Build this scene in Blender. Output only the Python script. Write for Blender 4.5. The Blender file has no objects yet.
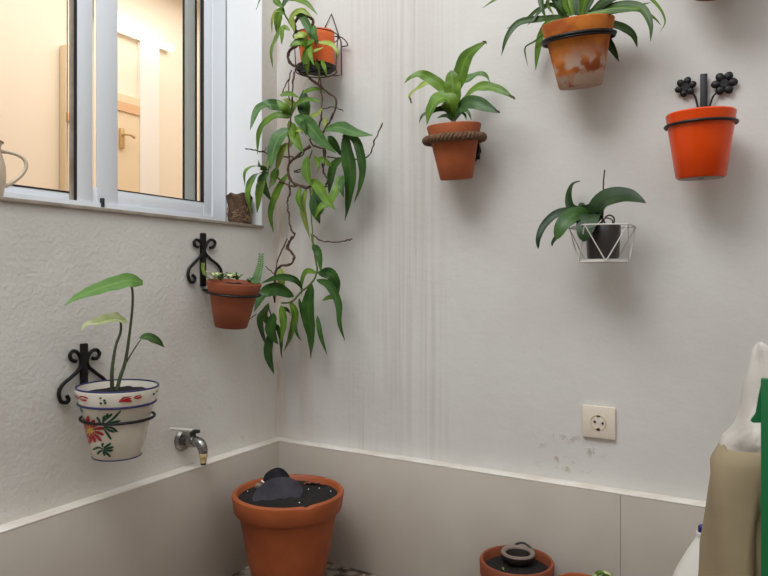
import bpy, math, random
from mathutils import Vector, Matrix, Euler
random.seed(7)
S = bpy.context.scene
C = S.collection
PI = math.pi
V = Vector

# ------------------------------------------------------------------ camera, light, exposure
CAM = V((1.382, -1.689, 0.86)); FPX = 655.0; HOR = 281.0
cd = bpy.data.cameras.new('camera'); cam = bpy.data.objects.new('camera', cd); C.objects.link(cam)
cam.location = CAM
cam.rotation_euler = (math.radians(90), 0, math.radians(30))
cd.sensor_width = 36; cd.lens = 36 * FPX / 768; cd.shift_y = (HOR - 288) / 768.0
cd.clip_start = 0.01
S.camera = cam
w = bpy.data.worlds.new('sky'); S.world = w; w.use_nodes = True
w.node_tree.nodes['Background'].inputs[0].default_value = (0.95, 0.975, 1.0, 1)
w.node_tree.nodes['Background'].inputs[1].default_value = 1.0
def area(name, loc, target, sx, sy, power, col):
    l = bpy.data.lights.new(name, 'AREA'); l.shape = 'RECTANGLE'; l.size = sx; l.size_y = sy
    l.energy = power; l.color = col
    o = bpy.data.objects.new(name, l); C.objects.link(o); o.location = loc
    o.rotation_euler = (V(target) - V(loc)).to_track_quat('-Z', 'Y').to_euler()
    return o
area('skylight_daylight', (0.5, -1.6, 2.8), (0.3, -0.1, 1.2), 1.1, 1.1, 25, (0.95, 0.98, 1.0))
area('interior_ceiling_light', (-1.1, 0.6, 2.70), (-1.1, 0.6, 0), 1.2, 2.6, 22, (1.0, 0.97, 0.95))
S.view_settings.view_transform = 'Standard'; S.view_settings.look = 'None'
S.view_settings.exposure = 0.4; S.view_settings.gamma = 1.0
S.view_settings.use_curve_mapping = False

# ------------------------------------------------------------------ pixel ray -> point on a real plane
FWD = V((-0.5, math.cos(math.radians(30)), 0)); RGT = V((math.cos(math.radians(30)), 0.5, 0)); UP = V((0, 0, 1))
def ray(u, v): return FWD + RGT * ((u - 384) / FPX) + UP * ((HOR - v) / FPX)
def PX(u, v, x):                    # on the plane X = x (parallel to the left wall)
    d = ray(u, v); return CAM + d * ((x - CAM.x) / d.x)
def PY(u, v, y):                    # on the plane Y = y (parallel to the back wall)
    d = ray(u, v); return CAM + d * ((y - CAM.y) / d.y)
def PZ(u, v, z):
    d = ray(u, v); return CAM + d * ((z - CAM.z) / d.z)
def mpp(p): return (p - CAM).dot(FWD) / FPX

# ------------------------------------------------------------------ materials
def rgb(r, g, b):
    f = lambda c: (c / 255 / 12.92) if c <= 10 else ((c / 255 + .055) / 1.055) ** 2.4
    return (f(r), f(g), f(b), 1)
def mat(name, col, rough=0.6, metal=0.0, var=None, vscale=8, vamt=0.5, bump=0, bscale=60, spec=0.5, coat=0, emit=None, estr=0, sss=0, stretch=(1,1,1), det=4):
    m = bpy.data.materials.new(name); m.use_nodes = True
    nt = m.node_tree; N = nt.nodes; L = nt.links; p = N['Principled BSDF']
    p.inputs['Base Color'].default_value = col; p.inputs['Roughness'].default_value = rough
    p.inputs['Metallic'].default_value = metal; p.inputs['Specular IOR Level'].default_value = spec
    p.inputs['Coat Weight'].default_value = coat; p.inputs['Coat Roughness'].default_value = .1
    if emit: p.inputs['Emission Color'].default_value = emit; p.inputs['Emission Strength'].default_value = estr
    tc = N.new('ShaderNodeTexCoord'); mp = N.new('ShaderNodeMapping'); mp.inputs['Scale'].default_value = stretch
    L.new(tc.outputs['Object'], mp.inputs['Vector'])
    if var:
        n = N.new('ShaderNodeTexNoise'); n.inputs['Scale'].default_value = vscale; n.inputs['Detail'].default_value = det
        L.new(mp.outputs[0], n.inputs['Vector'])
        r = N.new('ShaderNodeValToRGB'); r.color_ramp.elements[0].position = .5 - .22 / max(vamt, .01) * .5; r.color_ramp.elements[1].position = .5 + .22 / max(vamt, .01) * .5
        r.color_ramp.elements[0].color = col; r.color_ramp.elements[1].color = var
        L.new(n.outputs['Fac'], r.inputs[0]); L.new(r.outputs[0], p.inputs['Base Color'])
    if bump:
        n2 = N.new('ShaderNodeTexNoise'); n2.inputs['Scale'].default_value = bscale; n2.inputs['Detail'].default_value = 5
        L.new(tc.outputs['Object'], n2.inputs['Vector'])
        b = N.new('ShaderNodeBump'); b.inputs['Strength'].default_value = bump; b.inputs['Distance'].default_value = .004
        L.new(n2.outputs['Fac'], b.inputs['Height']); L.new(b.outputs[0], p.inputs['Normal'])
    return m

class NB:                            # small node-graph helper for the wall materials
    def __init__(s, name, rough=.85):
        s.m = bpy.data.materials.new(name); s.m.use_nodes = True; s.nt = s.m.node_tree
        s.p = s.nt.nodes['Principled BSDF']; s.p.inputs['Roughness'].default_value = rough; s.p.inputs['Specular IOR Level'].default_value = .25
        s.tc = s.nt.nodes.new('ShaderNodeTexCoord').outputs['Object']
        sp = s.nt.nodes.new('ShaderNodeSeparateXYZ'); s.nt.links.new(s.tc, sp.inputs[0]); s.x, s.y, s.z = sp.outputs
    def noise(s, scale, det=4, st=(1,1,1), off=(0,0,0)):
        mp = s.nt.nodes.new('ShaderNodeMapping'); mp.inputs['Scale'].default_value = st; mp.inputs['Location'].default_value = off
        s.nt.links.new(s.tc, mp.inputs[0]); n = s.nt.nodes.new('ShaderNodeTexNoise'); n.inputs['Scale'].default_value = scale
        n.inputs['Detail'].default_value = det; s.nt.links.new(mp.outputs[0], n.inputs['Vector']); return n.outputs['Fac']
    def rng(s, v, a, b, c=0, d=1, smooth=True):
        n = s.nt.nodes.new('ShaderNodeMapRange'); n.interpolation_type = 'SMOOTHSTEP' if smooth else 'LINEAR'
        s.nt.links.new(v, n.inputs[0])
        for i, q in enumerate((a, b, c, d)): n.inputs[i + 1].default_value = q
        return n.outputs[0]
    def mul(s, a, b):
        n = s.nt.nodes.new('ShaderNodeMath'); n.operation = 'MULTIPLY'
        for i, q in enumerate((a, b)):
            if isinstance(q, (int, float)): n.inputs[i].default_value = q
            else: s.nt.links.new(q, n.inputs[i])
        return n.outputs[0]
    def mix(s, fac, a, b):
        n = s.nt.nodes.new('ShaderNodeMix'); n.data_type = 'RGBA'
        s.nt.links.new(fac, n.inputs[0])
        for i, q in ((6, a), (7, b)):
            if isinstance(q, tuple): n.inputs[i].default_value = q
            else: s.nt.links.new(q, n.inputs[i])
        return n.outputs[2]
    def bump(s, h, strength, dist, prev=None):
        b = s.nt.nodes.new('ShaderNodeBump'); b.inputs['Strength'].default_value = strength; b.inputs['Distance'].default_value = dist
        s.nt.links.new(h, b.inputs['Height'])
        if prev: s.nt.links.new(prev, b.inputs['Normal'])
        return b.outputs[0]
    def out(s, col=None, nrm=None):
        if col: s.nt.links.new(col, s.p.inputs['Base Color'])
        if nrm: s.nt.links.new(nrm, s.p.inputs['Normal'])
        return s.m

def wall_left_mat():
    b = NB('rough_white_plaster')
    c = b.mix(b.rng(b.noise(3), .35, .7), rgb(216, 212, 205), rgb(203, 198, 190))
    c = b.mix(b.mul(b.rng(b.noise(22, 6), .66, .8), .35), c, rgb(170, 155, 138))
    m = b.mul(b.rng(b.y, -.16, -.0), b.mul(b.rng(b.z, 1.1, .3), b.rng(b.noise(9, 5, (1, 1, .25)), .42, .7)))
    c = b.mix(b.mul(m, .55), c, rgb(176, 140, 104))
    n = b.bump(b.noise(16, 3), .25, .006); n = b.bump(b.noise(95, 7), .55, .003, n)
    return b.out(c, n)
def wall_back_mat():
    b = NB('white_painted_plaster')
    c = b.mix(b.rng(b.noise(2.5), .35, .7), rgb(214, 211, 206), rgb(205, 201, 195))
    st = b.rng(b.noise(80, 5, (1, 1, .015)), .38, .72)                 # drip streaks running down the wall
    msk = b.mul(b.mul(b.rng(b.x, .20, .36), b.rng(b.x, .72, .5)), b.rng(b.noise(5, 4, (1, 1, .5), (7, 0, 0)), .3, .65))
    c = b.mix(b.mul(b.mul(st, msk), .38), c, rgb(166, 153, 138))
    st2 = b.rng(b.noise(11, 5, (1, 1, .2), (3, 0, 0)), .40, .72)
    m2 = b.mul(b.rng(b.x, .26, .04), b.mul(b.rng(b.z, .35, .75, .6, 1), 1))
    c = b.mix(b.mul(b.mul(st2, m2), .8), c, rgb(186, 165, 146))
    m3 = b.mul(b.rng(b.x, .05, .0), b.rng(b.noise(14, 5, (1, 1, .3)), .4, .65))
    c = b.mix(b.mul(m3, .75), c, rgb(178, 142, 108))
    # flaking patch above the tiles
    m4 = b.mul(b.mul(b.rng(b.x, .84, .92), b.rng(b.x, 1.06, 1.0)), b.mul(b.rng(b.z, .36, .38), b.rng(b.z, .50, .44)))
    c = b.mix(b.mul(b.mul(m4, b.rng(b.noise(36, 6), .56, .68)), .6), c, rgb(165, 148, 132))
    n = b.bump(b.noise(30, 4), .3, .003); n = b.bump(b.noise(110, 5), .25, .0015, n); n = b.bump(b.mul(b.rng(b.noise(36, 6), .54, .64), m4), .3, .002, n)
    return b.out(c, n)
def tile_mat():
    b = NB('skirting_tile', .5)
    c = b.mix(b.rng(b.noise(4, 5), .35, .7), rgb(196, 187, 176), rgb(188, 178, 166))
    return b.out(c, b.bump(b.noise(60, 3), .08, .001))
def floor_mat():
    b = NB('weathered_stone_floor', .8)
    c = b.mix(b.rng(b.noise(18, 8), .4, .62), rgb(150, 136, 122), rgb(70, 58, 48))
    c = b.mix(b.rng(b.noise(55, 5, (1, 1, 1), (4, 2, 0)), .6, .7), c, rgb(196, 184, 168))
    return b.out(c, b.bump(b.noise(60, 5), .5, .004))
def leaf_mat(name, c1, c2, rib, rough=.42):
    m = bpy.data.materials.new(name); m.use_nodes = True; nt = m.node_tree; N = nt.nodes; L = nt.links; p = N['Principled BSDF']
    uv = N.new('ShaderNodeUVMap'); sp = N.new('ShaderNodeSeparateXYZ'); L.new(uv.outputs[0], sp.inputs[0])
    tc = N.new('ShaderNodeTexCoord'); n = N.new('ShaderNodeTexNoise'); n.inputs['Scale'].default_value = 24; L.new(tc.outputs['Object'], n.inputs['Vector'])
    mx = N.new('ShaderNodeMix'); mx.data_type = 'RGBA'; mx.inputs[6].default_value = c1; mx.inputs[7].default_value = c2
    r = N.new('ShaderNodeMapRange'); r.inputs[1].default_value = .35; r.inputs[2].default_value = .65; L.new(n.outputs['Fac'], r.inputs[0]); L.new(r.outputs[0], mx.inputs[0])
    ab = N.new('ShaderNodeMath'); ab.operation = 'SUBTRACT'; ab.inputs[1].default_value = .5; L.new(sp.outputs[0], ab.inputs[0])
    a2 = N.new('ShaderNodeMath'); a2.operation = 'ABSOLUTE'; L.new(ab.outputs[0], a2.inputs[0])
    r2 = N.new('ShaderNodeMapRange'); r2.inputs[1].default_value = .09; r2.inputs[2].default_value = .02; L.new(a2.outputs[0], r2.inputs[0])
    r3 = N.new('ShaderNodeMath'); r3.operation = 'MULTIPLY'; r3.inputs[1].default_value = .6; L.new(r2.outputs[0], r3.inputs[0])
    m2 = N.new('ShaderNodeMix'); m2.data_type = 'RGBA'; m2.inputs[7].default_value = rib; L.new(mx.outputs[2], m2.inputs[6]); L.new(r3.outputs[0], m2.inputs[0])
    L.new(m2.outputs[2], p.inputs['Base Color']); p.inputs['Roughness'].default_value = rough
    p.inputs['Specular IOR Level'].default_value = .3
    return m
M = {
 'wl': wall_left_mat(), 'wb': wall_back_mat(), 'tile': tile_mat(), 'floor': floor_mat(),
 'grout': mat('white_edge', rgb(232, 228, 220), .7, var=rgb(212, 202, 188), vscale=14, bump=.3),
 'sill': mat('sill_stone', rgb(168, 158, 146), .7, var=rgb(140, 126, 112), vscale=20),
 'alu': mat('white_aluminium', rgb(226, 230, 236), .35, spec=.4),
 'alug': mat('grey_aluminium', rgb(238, 244, 236), .5), 'smooth': mat('smooth_white_render', rgb(236, 237, 238), .8, bump=.15, bscale=40),
 'gasket': mat('black_rubber', rgb(28, 26, 25), .6),
 'cream': mat('cream_wall', rgb(246, 234, 214), .8), 'cream2': mat('cream_panel', rgb(236, 216, 182), .7),
 'white': mat('white_paint', rgb(245, 242, 235), .5), 'orwood': mat('orange_wood', rgb(228, 186, 144), .5),
 'brass': mat('brass', rgb(206, 176, 126), .4, .3),
 'terra': mat('terracotta', rgb(174, 92, 48), .75, var=rgb(146, 72, 34), vscale=14, bump=.15, bscale=90),
 'terra2': mat('terracotta_brown', rgb(150, 78, 44), .7, var=rgb(116, 56, 32), vscale=12, bump=.15, bscale=90),
 'terrag': mat('terracotta_floor', rgb(172, 88, 44), .55, var=rgb(144, 68, 32), vscale=9, bump=.1, bscale=70),
 'soil': mat('soil', rgb(10, 8, 7), .95, var=rgb(30, 22, 17), vscale=120, bump=1, bscale=160),
 'iron': mat('black_iron', rgb(14, 13, 14), .45, .3, bump=.2, bscale=120),
 'wire': mat('dark_wire', rgb(62, 50, 44), .6, .3),
 'wwire': mat('white_wire', rgb(206, 202, 194), .5),
 'orange': mat('orange_plastic', rgb(226, 104, 34), .45, var=rgb(214, 90, 26), vscale=8),
 'glaze': mat('orange_glaze', rgb(226, 74, 2), .22, var=rgb(216, 64, 1), vscale=12, coat=.08, spec=.35),
 'cream_glaze': mat('white_glaze', rgb(226, 220, 208), .25, var=rgb(204, 192, 174), vscale=9, coat=.4),
 'blue': mat('blue_glaze', rgb(28, 32, 84), .3), 'red': mat('red_paint', rgb(160, 28, 26), .35), 'ylw': mat('yellow_paint', rgb(226, 176, 30), .35), 'grn': mat('green_paint', rgb(20, 66, 44), .35),
 'rope': mat('rope', rgb(120, 88, 62), .9, var=rgb(84, 58, 40), vscale=60, bump=.8, bscale=180),
 'root': mat('root_clump', rgb(58, 42, 32), .95, var=rgb(104, 80, 60), vscale=60, bump=1, bscale=120, stretch=(1, 1, .4)),
 'fib': mat('root_fibre', rgb(168, 142, 112), .9),
 'chrome': mat('worn_chrome', rgb(170, 168, 166), .25, .9, var=rgb(110, 104, 98), vscale=60),
 'darkmetal': mat('dark_metal', rgb(60, 58, 60), .4, .6), 'nozzle': mat('brass_nozzle', rgb(196, 174, 128), .5),
 'socket': mat('ivory_plastic', rgb(226, 214, 196), .35), 'socket2': mat('yellowed_plastic', rgb(206, 192, 158), .4), 'hole': mat('dark_hole', rgb(24, 18, 14), .6),
 'stem': mat('woody_stem', rgb(92, 66, 50), .8, var=rgb(56, 40, 32), vscale=60, bump=.6),
 'gstem': mat('green_stem', rgb(88, 108, 44), .55), 'dstem': mat('dark_stem', rgb(58, 66, 36), .5),
 'blackleaf': mat('black_leaf', rgb(34, 32, 40), .75, var=rgb(22, 20, 25), vscale=30, bump=.3, spec=.2),
 'blackleaf2': mat('grey_black_leaf', rgb(64, 60, 68), .7, var=rgb(48, 44, 52), vscale=30, bump=.3, spec=.2),
 'stone': mat('pebble', rgb(150, 134, 112), .7, var=rgb(110, 96, 80), vscale=50),
 'darkpot': mat('dark_pot', rgb(48, 42, 40), .35), 'ring': mat('grey_rim', rgb(128, 112, 102), .6),
 'paper': mat('kraft_sack', rgb(160, 144, 114), .75, var=rgb(144, 128, 100), vscale=7, bump=.35, bscale=14),
 'plastic': mat('white_plastic_bag', rgb(214, 208, 200), .4, var=rgb(194, 186, 178), vscale=9, bump=.5, bscale=22),
 'green': mat('green_plastic', rgb(16, 104, 56), .4), 'bottle': mat('milky_plastic', rgb(226, 222, 214), .35), 'cap': mat('blue_cap', rgb(24, 42, 110), .35),
 'kettle': mat('beige_enamel', rgb(206, 188, 164), .35, coat=.3), 'kettle2': mat('brown_edge', rgb(140, 112, 84), .5),
 'blackplastic': mat('black_plastic', rgb(34, 28, 30), .4),
 'concrete': mat('concrete_ceiling', rgb(205, 200, 194), .9),
 'tip': mat('withered_tip', rgb(70, 52, 38), .8),
}
M['leaf'] = leaf_mat('leaf_green', rgb(72, 104, 28), rgb(98, 130, 40), rgb(116, 148, 60))
M['leafd'] = leaf_mat('leaf_dark', rgb(38, 70, 26), rgb(56, 90, 34), rgb(70, 102, 44))
M['leafb'] = leaf_mat('leaf_blue', rgb(60, 94, 46), rgb(82, 118, 62), rgb(106, 138, 82))
M['leafy'] = leaf_mat('leaf_yellow', rgb(128, 150, 58), rgb(150, 164, 80), rgb(182, 190, 120))
M['leafp'] = leaf_mat('leaf_pale', rgb(170, 186, 120), rgb(204, 204, 162), rgb(120, 150, 80))
M['leafl'] = leaf_mat('leaf_philodendron', rgb(84, 122, 56), rgb(100, 138, 68), rgb(122, 156, 84))
M['orch'] = leaf_mat('leaf_orchid', rgb(30, 52, 26), rgb(42, 66, 30), rgb(24, 42, 22), .4)
M['strap'] = leaf_mat('leaf_strap', rgb(38, 62, 16), rgb(58, 86, 22), rgb(68, 96, 34))
def weathered():
    b = NB('weathered_terracotta', .8)
    c = b.mix(b.rng(b.noise(13, 4), .38, .6), rgb(206, 122, 48), rgb(164, 84, 36))
    dark = b.mul(b.rng(b.z, .062, .045), b.rng(b.noise(16, 4, (1, 1, 1), (2, 1, 0)), .35, .55))
    c = b.mix(b.mul(dark, .6), c, rgb(120, 60, 32))
    lime = b.mul(b.rng(b.z, .105, .035), b.rng(b.noise(19, 6, (1, 1, 1), (.6, 0, .1)), .46, .56))
    c = b.mix(b.mul(lime, .9), c, rgb(188, 168, 152))
    low = b.rng(b.z, .034, .02)
    c = b.mix(b.mul(low, b.rng(b.noise(30, 4), .3, .5)), c, rgb(176, 150, 132))
    rimd = b.mul(b.rng(b.z, .146, .154), b.rng(b.noise(30, 3), .3, .6))
    c = b.mix(b.mul(rimd, .7), c, rgb(150, 78, 40))
    return b.out(c, b.bump(b.noise(90, 4), .25, .002))
M['terraw'] = weathered()
def glass():
    m = bpy.data.materials.new('window_glass'); m.use_nodes = True; nt = m.node_tree; N = nt.nodes; L = nt.links
    N.remove(N['Principled BSDF']); t = N.new('ShaderNodeBsdfTransparent'); g = N.new('ShaderNodeBsdfGlossy'); g.inputs['Roughness'].default_value = .02
    t.inputs[0].default_value = (1, 1, 1, 1)
    f = N.new('ShaderNodeFresnel'); f.inputs[0].default_value = 1.2; x = N.new('ShaderNodeMixShader')
    L.new(f.outputs[0], x.inputs[0]); L.new(t.outputs[0], x.inputs[1]); L.new(g.outputs[0], x.inputs[2]); L.new(x.outputs[0], N['Material Output'].inputs[0])
    return m
M['glass'] = glass()
M['tube'] = mat('lit_tube', rgb(255, 250, 235), .5, emit=(1, .93, .8, 1), estr=4)

# ------------------------------------------------------------------ mesh builder
def catmull(pts, n=6):
    if len(pts) < 3: return [pts[0].lerp(pts[-1], i / n) for i in range(n + 1)]
    P = [pts[0] * 2 - pts[1]] + list(pts) + [pts[-1] * 2 - pts[-2]]; out = []
    for i in range(1, len(P) - 2):
        for k in range(n):
            t = k / n; a, b, c, d = P[i - 1], P[i], P[i + 1], P[i + 2]
            out.append(.5 * ((2 * b) + (c - a) * t + (2 * a - 5 * b + 4 * c - d) * t * t + (3 * b - a - 3 * c + d) * t ** 3))
    out.append(P[-2].copy()); return out
class MB:
    def __init__(s): s.v = []; s.f = []; s.uv = []; s.mi = []
    def add(s, vs, fs, uvs=None, mi=0):
        o = len(s.v); s.v += [V(p) for p in vs]; s.uv += (uvs if uvs else [(0, 0)] * len(vs))
        for f in fs: s.f.append(tuple(o + i for i in f)); s.mi.append(mi)
        return s
    def box(s, a, b, bev=0, mi=0):
        x0, y0, z0 = [min(p, q) for p, q in zip(a, b)]; x1, y1, z1 = [max(p, q) for p, q in zip(a, b)]
        if not bev:
            return s.add([(x0,y0,z0),(x1,y0,z0),(x1,y1,z0),(x0,y1,z0),(x0,y0,z1),(x1,y0,z1),(x1,y1,z1),(x0,y1,z1)],
                  [(3,2,1,0),(4,5,6,7),(0,1,5,4),(1,2,6,5),(2,3,7,6),(3,0,4,7)], mi=mi)
        import bmesh
        bm = bmesh.new(); bmesh.ops.create_cube(bm, size=1)
        for q in bm.verts: q.co = V(((x0+x1)/2 + q.co.x*(x1-x0), (y0+y1)/2 + q.co.y*(y1-y0), (z0+z1)/2 + q.co.z*(z1-z0)))
        bmesh.ops.bevel(bm, geom=bm.edges[:], offset=bev, segments=2, affect='EDGES', profile=.5)
        bm.verts.index_update(); vs = [q.co.copy() for q in bm.verts]; fs = [[q.index for q in f.verts] for f in bm.faces]; bm.free()
        return s.add(vs, fs, mi=mi)
    def lathe(s, prof, seg=48, mat=None, mi=0, wob=None):
        vs = []; fs = []; n = len(prof)
        for i in range(seg):
            a = 2 * PI * i / seg
            for k, (r, z) in enumerate(prof):
                q = wob(a, k, r, z) if wob else (r, z)
                vs.append(V((q[0] * math.cos(a), q[0] * math.sin(a), q[1])))
        for i in range(seg):
            j = (i + 1) % seg
            for k in range(n - 1): fs.append((i*n+k, j*n+k, j*n+k+1, i*n+k+1))
        if prof[0][0] > 1e-6: pass
        if mat: vs = [mat @ p for p in vs]
        return s.add(vs, fs, mi=mi)
    def tube(s, pts, r, seg=8, smooth=5, closed=False, mi=0, flat=None):
        pts = [V(p) for p in pts]
        rs = r if isinstance(r, (list, tuple)) else [r] * len(pts)
        if smooth and len(pts) > 2 and not closed:
            q = catmull(pts, smooth); m = len(q) - 1
            rs = [rs[min(int(i / m * (len(rs) - 1)), len(rs) - 2)] * (1 - ((i / m * (len(rs) - 1)) - min(int(i / m * (len(rs) - 1)), len(rs) - 2)))
                  + rs[min(int(i / m * (len(rs) - 1)), len(rs) - 2) + 1] * ((i / m * (len(rs) - 1)) - min(int(i / m * (len(rs) - 1)), len(rs) - 2)) for i in range(m + 1)]
            pts = q
        n = len(pts); up = None; vs = []; fs = []
        for i, p in enumerate(pts):
            t = (pts[(i + 1) % n] - pts[i - 1]) if closed else (pts[min(i + 1, n - 1)] - pts[max(i - 1, 0)])
            if t.length < 1e-9: t = V((0, 0, 1))
            t.normalize()
            if up is None: up = V((0, 0, 1)) if abs(t.z) < .9 else V((1, 0, 0))
            a = (up - t * up.dot(t))
            if a.length < 1e-5: a = t.orthogonal()
            a.normalize(); up = a; b = t.cross(a)
            for k in range(seg):
                c = 2 * PI * k / seg; vs.append(p + a * (math.cos(c) * rs[i]) + b * (math.sin(c) * rs[i]))
        m = n if closed else n - 1
        for i in range(m):
            j = (i + 1) % n
            for k in range(seg):
                l = (k + 1) % seg; fs.append((i*seg+k, i*seg+l, j*seg+l, j*seg+k))
        if not closed: fs.append(tuple(reversed(range(seg)))); fs.append(tuple((n-1)*seg + k for k in range(seg)))
        return s.add(vs, fs, mi=mi)
    def ring(s, c, ax, R, r, seg=40, ts=8, mi=0, a0=None, a1=None):
        ax = V(ax).normalized(); e = ax.orthogonal().normalized(); g = ax.cross(e)
        if a0 is None: return s.tube([V(c) + e*(R*math.cos(2*PI*i/seg)) + g*(R*math.sin(2*PI*i/seg)) for i in range(seg)], r, ts, closed=True, mi=mi)
    def sphere(s, c, r, seg=14, rings=9, sc=(1,1,1), rot=None, mi=0, jit=0):
        vs = []; fs = []
        vs.append(V((0, 0, 1)))
        for i in range(1, rings):
            for k in range(seg):
                a = PI*i/rings; b = 2*PI*k/seg; vs.append(V((math.sin(a)*math.cos(b), math.sin(a)*math.sin(b), math.cos(a))))
        vs.append(V((0, 0, -1)))
        for k in range(seg): fs.append((0, 1+k, 1+(k+1) % seg))
        for i in range(rings-2):
            for k in range(seg): fs.append((1+i*seg+k, 1+(i+1)*seg+k, 1+(i+1)*seg+(k+1) % seg, 1+i*seg+(k+1) % seg))
        o = 1+(rings-2)*seg
        for k in range(seg): fs.append((o+k, len(vs)-1, o+(k+1) % seg))
        out = []
        for p in vs:
            q = V((p.x*sc[0], p.y*sc[1], p.z*sc[2])) * (r * (1 + random.uniform(-jit, jit)))
            if rot: q = rot @ q
            out.append(V(c) + q)
        return s.add(out, fs, mi=mi)
    def leaf(s, pts, w, n=5, pet=0.0, fold=.25, twist=0, nrm=(0, -1, .3), thick=.0008, shape='lance', wav=0, tw2=None, mi=0):
        """curved leaf blade with two skins; pts in world, w full width, pet fraction of narrow stalk"""
        P = catmull([V(p) for p in pts], n); m = len(P) - 1; nrm = V(nrm).normalized()
        acc = [0]
        for i in range(m): acc.append(acc[-1] + (P[i+1]-P[i]).length)
        tot = acc[-1] or 1; vs = []; uv = []; fs = []; K = 5; ph = random.random()*6
        for i in range(m + 1):
            t = acc[i] / tot; T = (P[min(i+1, m)] - P[max(i-1, 0)]).normalized()
            if pet and t < pet: wd = .09 + .1 * (t/pet)**2
            else:
                q = (t - pet) / (1 - pet)
                if shape == 'lance': wd = max(.0, math.sin(PI * min(1, q ** .75 * .985 + .015))) ** .85
                elif shape == 'strap': wd = min(1, .55 + q * 1.2) * (1 - max(0, q - .55) ** 1.6 / .45 ** 1.6 * .97)
                elif shape == 'oval': wd = (max(0., 1 - (2*q - 1) ** 2)) ** .6
                else: wd = min(1, (q * 5) ** .5) * (1 - q ** 2.6) if q > 0 else .3      # heart
                if pet: wd = max(wd, .12 * (1 - q))
                wd = max(wd, .03)
            wd *= w / 2
            a = math.radians(twist + (tw2 - twist) * t if tw2 is not None else twist)
            side = T.cross(nrm)
            if side.length < .05: side = T.cross(V((1, 0, 0)))
            side.normalize(); up = side.cross(T).normalized()
            sd = side * math.cos(a) + up * math.sin(a); un = sd.cross(T).normalized()
            for sk in (1, -1):
                for k in range(K):
                    x = -1 + 2 * k / (K - 1)
                    lift = abs(x) * fold * wd + wav * wd * math.sin(t * 26 + ph + x * 1.5) * abs(x)
                    vs.append(P[i] + sd * (x * wd) + un * lift + un * (sk * thick * (1 - .7 * abs(x)))); uv.append((k / (K - 1), t))
        R = 2 * K
        for i in range(m):
            o = i * R; q = o + R
            for k in range(K - 1):
                fs.append((o+k, o+k+1, q+k+1, q+k)); fs.append((o+K+k+1, o+K+k, q+K+k, q+K+k+1))
            fs.append((o, q, q+K, o+K)); fs.append((o+K-1, o+2*K-1, q+2*K-1, q+K-1))
        fs.append(tuple(list(range(K)) + [2*K-1-k for k in range(K)])); o = m * R
        fs.append(tuple([o+k for k in range(K)] + [o+2*K-1-k for k in range(K)])[::-1])
        return s.add(vs, fs, uv, mi)
    def build(s, name, mats, parent=None, world=False, loc=None, sharp=40):
        me = bpy.data.meshes.new(name); mats = mats if isinstance(mats, (list, tuple)) else [mats]
        vs = s.v
        if world and parent is not None:
            r = parent
            mtx = Matrix.LocRotScale(r.location, r.rotation_euler, None)
            inv = mtx.inverted(); vs = [inv @ p for p in vs]
        if loc is not None: vs = [p - V(loc) for p in vs]
        me.from_pydata([tuple(p) for p in vs], [], s.f)
        for m in mats: me.materials.append(M[m])
        me.polygons.foreach_set('material_index', s.mi)
        u = me.uv_layers.new(name='UVMap')
        for lp in me.loops: u.data[lp.index].uv = s.uv[lp.vertex_index]
        me.update(); import bmesh
        bm = bmesh.new(); bm.from_mesh(me); bmesh.ops.recalc_face_normals(bm, faces=bm.faces[:]); bm.to_mesh(me); bm.free()
        me.polygons.foreach_set('use_smooth', [True] * len(me.polygons)); me.set_sharp_from_angle(angle=math.radians(sharp))
        o = bpy.data.objects.new(name, me); C.objects.link(o)
        if parent is not None: o.parent = parent
        if loc is not None: o.location = loc
        return o
def tag(o, label, cat, group=None, kind=None):
    o['label'] = label; o['category'] = cat
    if group: o['group'] = group
    if kind: o['kind'] = kind
    return o
def thing(name, label, cat, loc, rot=(0, 0, 0), group=None):
    o = bpy.data.objects.new(name, None); C.objects.link(o); o.location = loc; o.rotation_euler = rot; o.empty_display_size = .05
    return tag(o, label, cat, group)
def struct(name, mb, m, label=None, cat=None, **k):
    o = mb.build(name, m, **k); o['kind'] = 'structure'
    o['label'] = label or name.replace('_', ' '); o['category'] = cat or name.split('_')[0]
    return o

# ------------------------------------------------------------------ the setting
SK = .349
W0, W1 = -.073, -1.95          # window opening along y
ZS = 1.0275                    # sill underside height
ZT = 2.25
H = 3.0
b = MB()
b.box((-.25, -4.6, -.1), (0, 0, ZS)); b.box((-.25, W0, ZS), (0, .2, H)); b.box((-.25, -4.6, ZS), (0, W1, H)); b.box((-.25, W1, ZT), (0, W0, H)); b.box((-.25, 0, -.1), (0, .2, ZS))
struct('wall_left', b, 'wl', 'rough white plastered wall under and around the window', 'wall')
struct('wall_back', MB().box((0, 0, -.1), (4.2, .2, H)), 'wb', 'white plastered wall with drip streaks and hanging pots', 'wall')
struct('wall_right', MB().box((4.0, -4.6, -.1), (4.2, 0, H)), 'wb', 'white wall at the right end of the courtyard', 'wall')
struct('wall_front', MB().box((-.25, -4.8, -.1), (4.2, -4.6, H)), 'wb', 'white wall behind the viewer', 'wall')
struct('floor', MB().box((0, -4.6, -.1), (4.0, 0, 0)), 'floor', 'weathered stone courtyard floor with brown grime', 'floor')
TH = .04
def slabs(name, horizontal):
    b = MB()
    if horizontal:
        xs = [0, PY(620.5, 540, -TH).x, 2.3, 4.0]
        for a, c in zip(xs, xs[1:]): b.box((a + (.0004 if a else TH), -TH, 0), (c - .0004, 0, SK - .003), .0008)
    else:
        ys = [0, -1.3, -2.6, -4.6]
        for a, c in zip(ys, ys[1:]): b.box((0, a - .0004, 0), (TH, c + .0004, SK - .003), .0008)
    return b
s1 = struct('baseboard_left', slabs('l', False), 'tile', 'tall beige tile skirting along the left wall', 'baseboard')
s2 = struct('baseboard_back', slabs('b', True), 'tile', 'tall beige tile skirting along the back wall', 'baseboard')
struct('trim_1', MB().box((0, -4.6, SK - .003), (TH + .0005, 0, SK), .0008), 'grout', 'white painted edge on top of the left skirting', 'trim')
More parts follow.
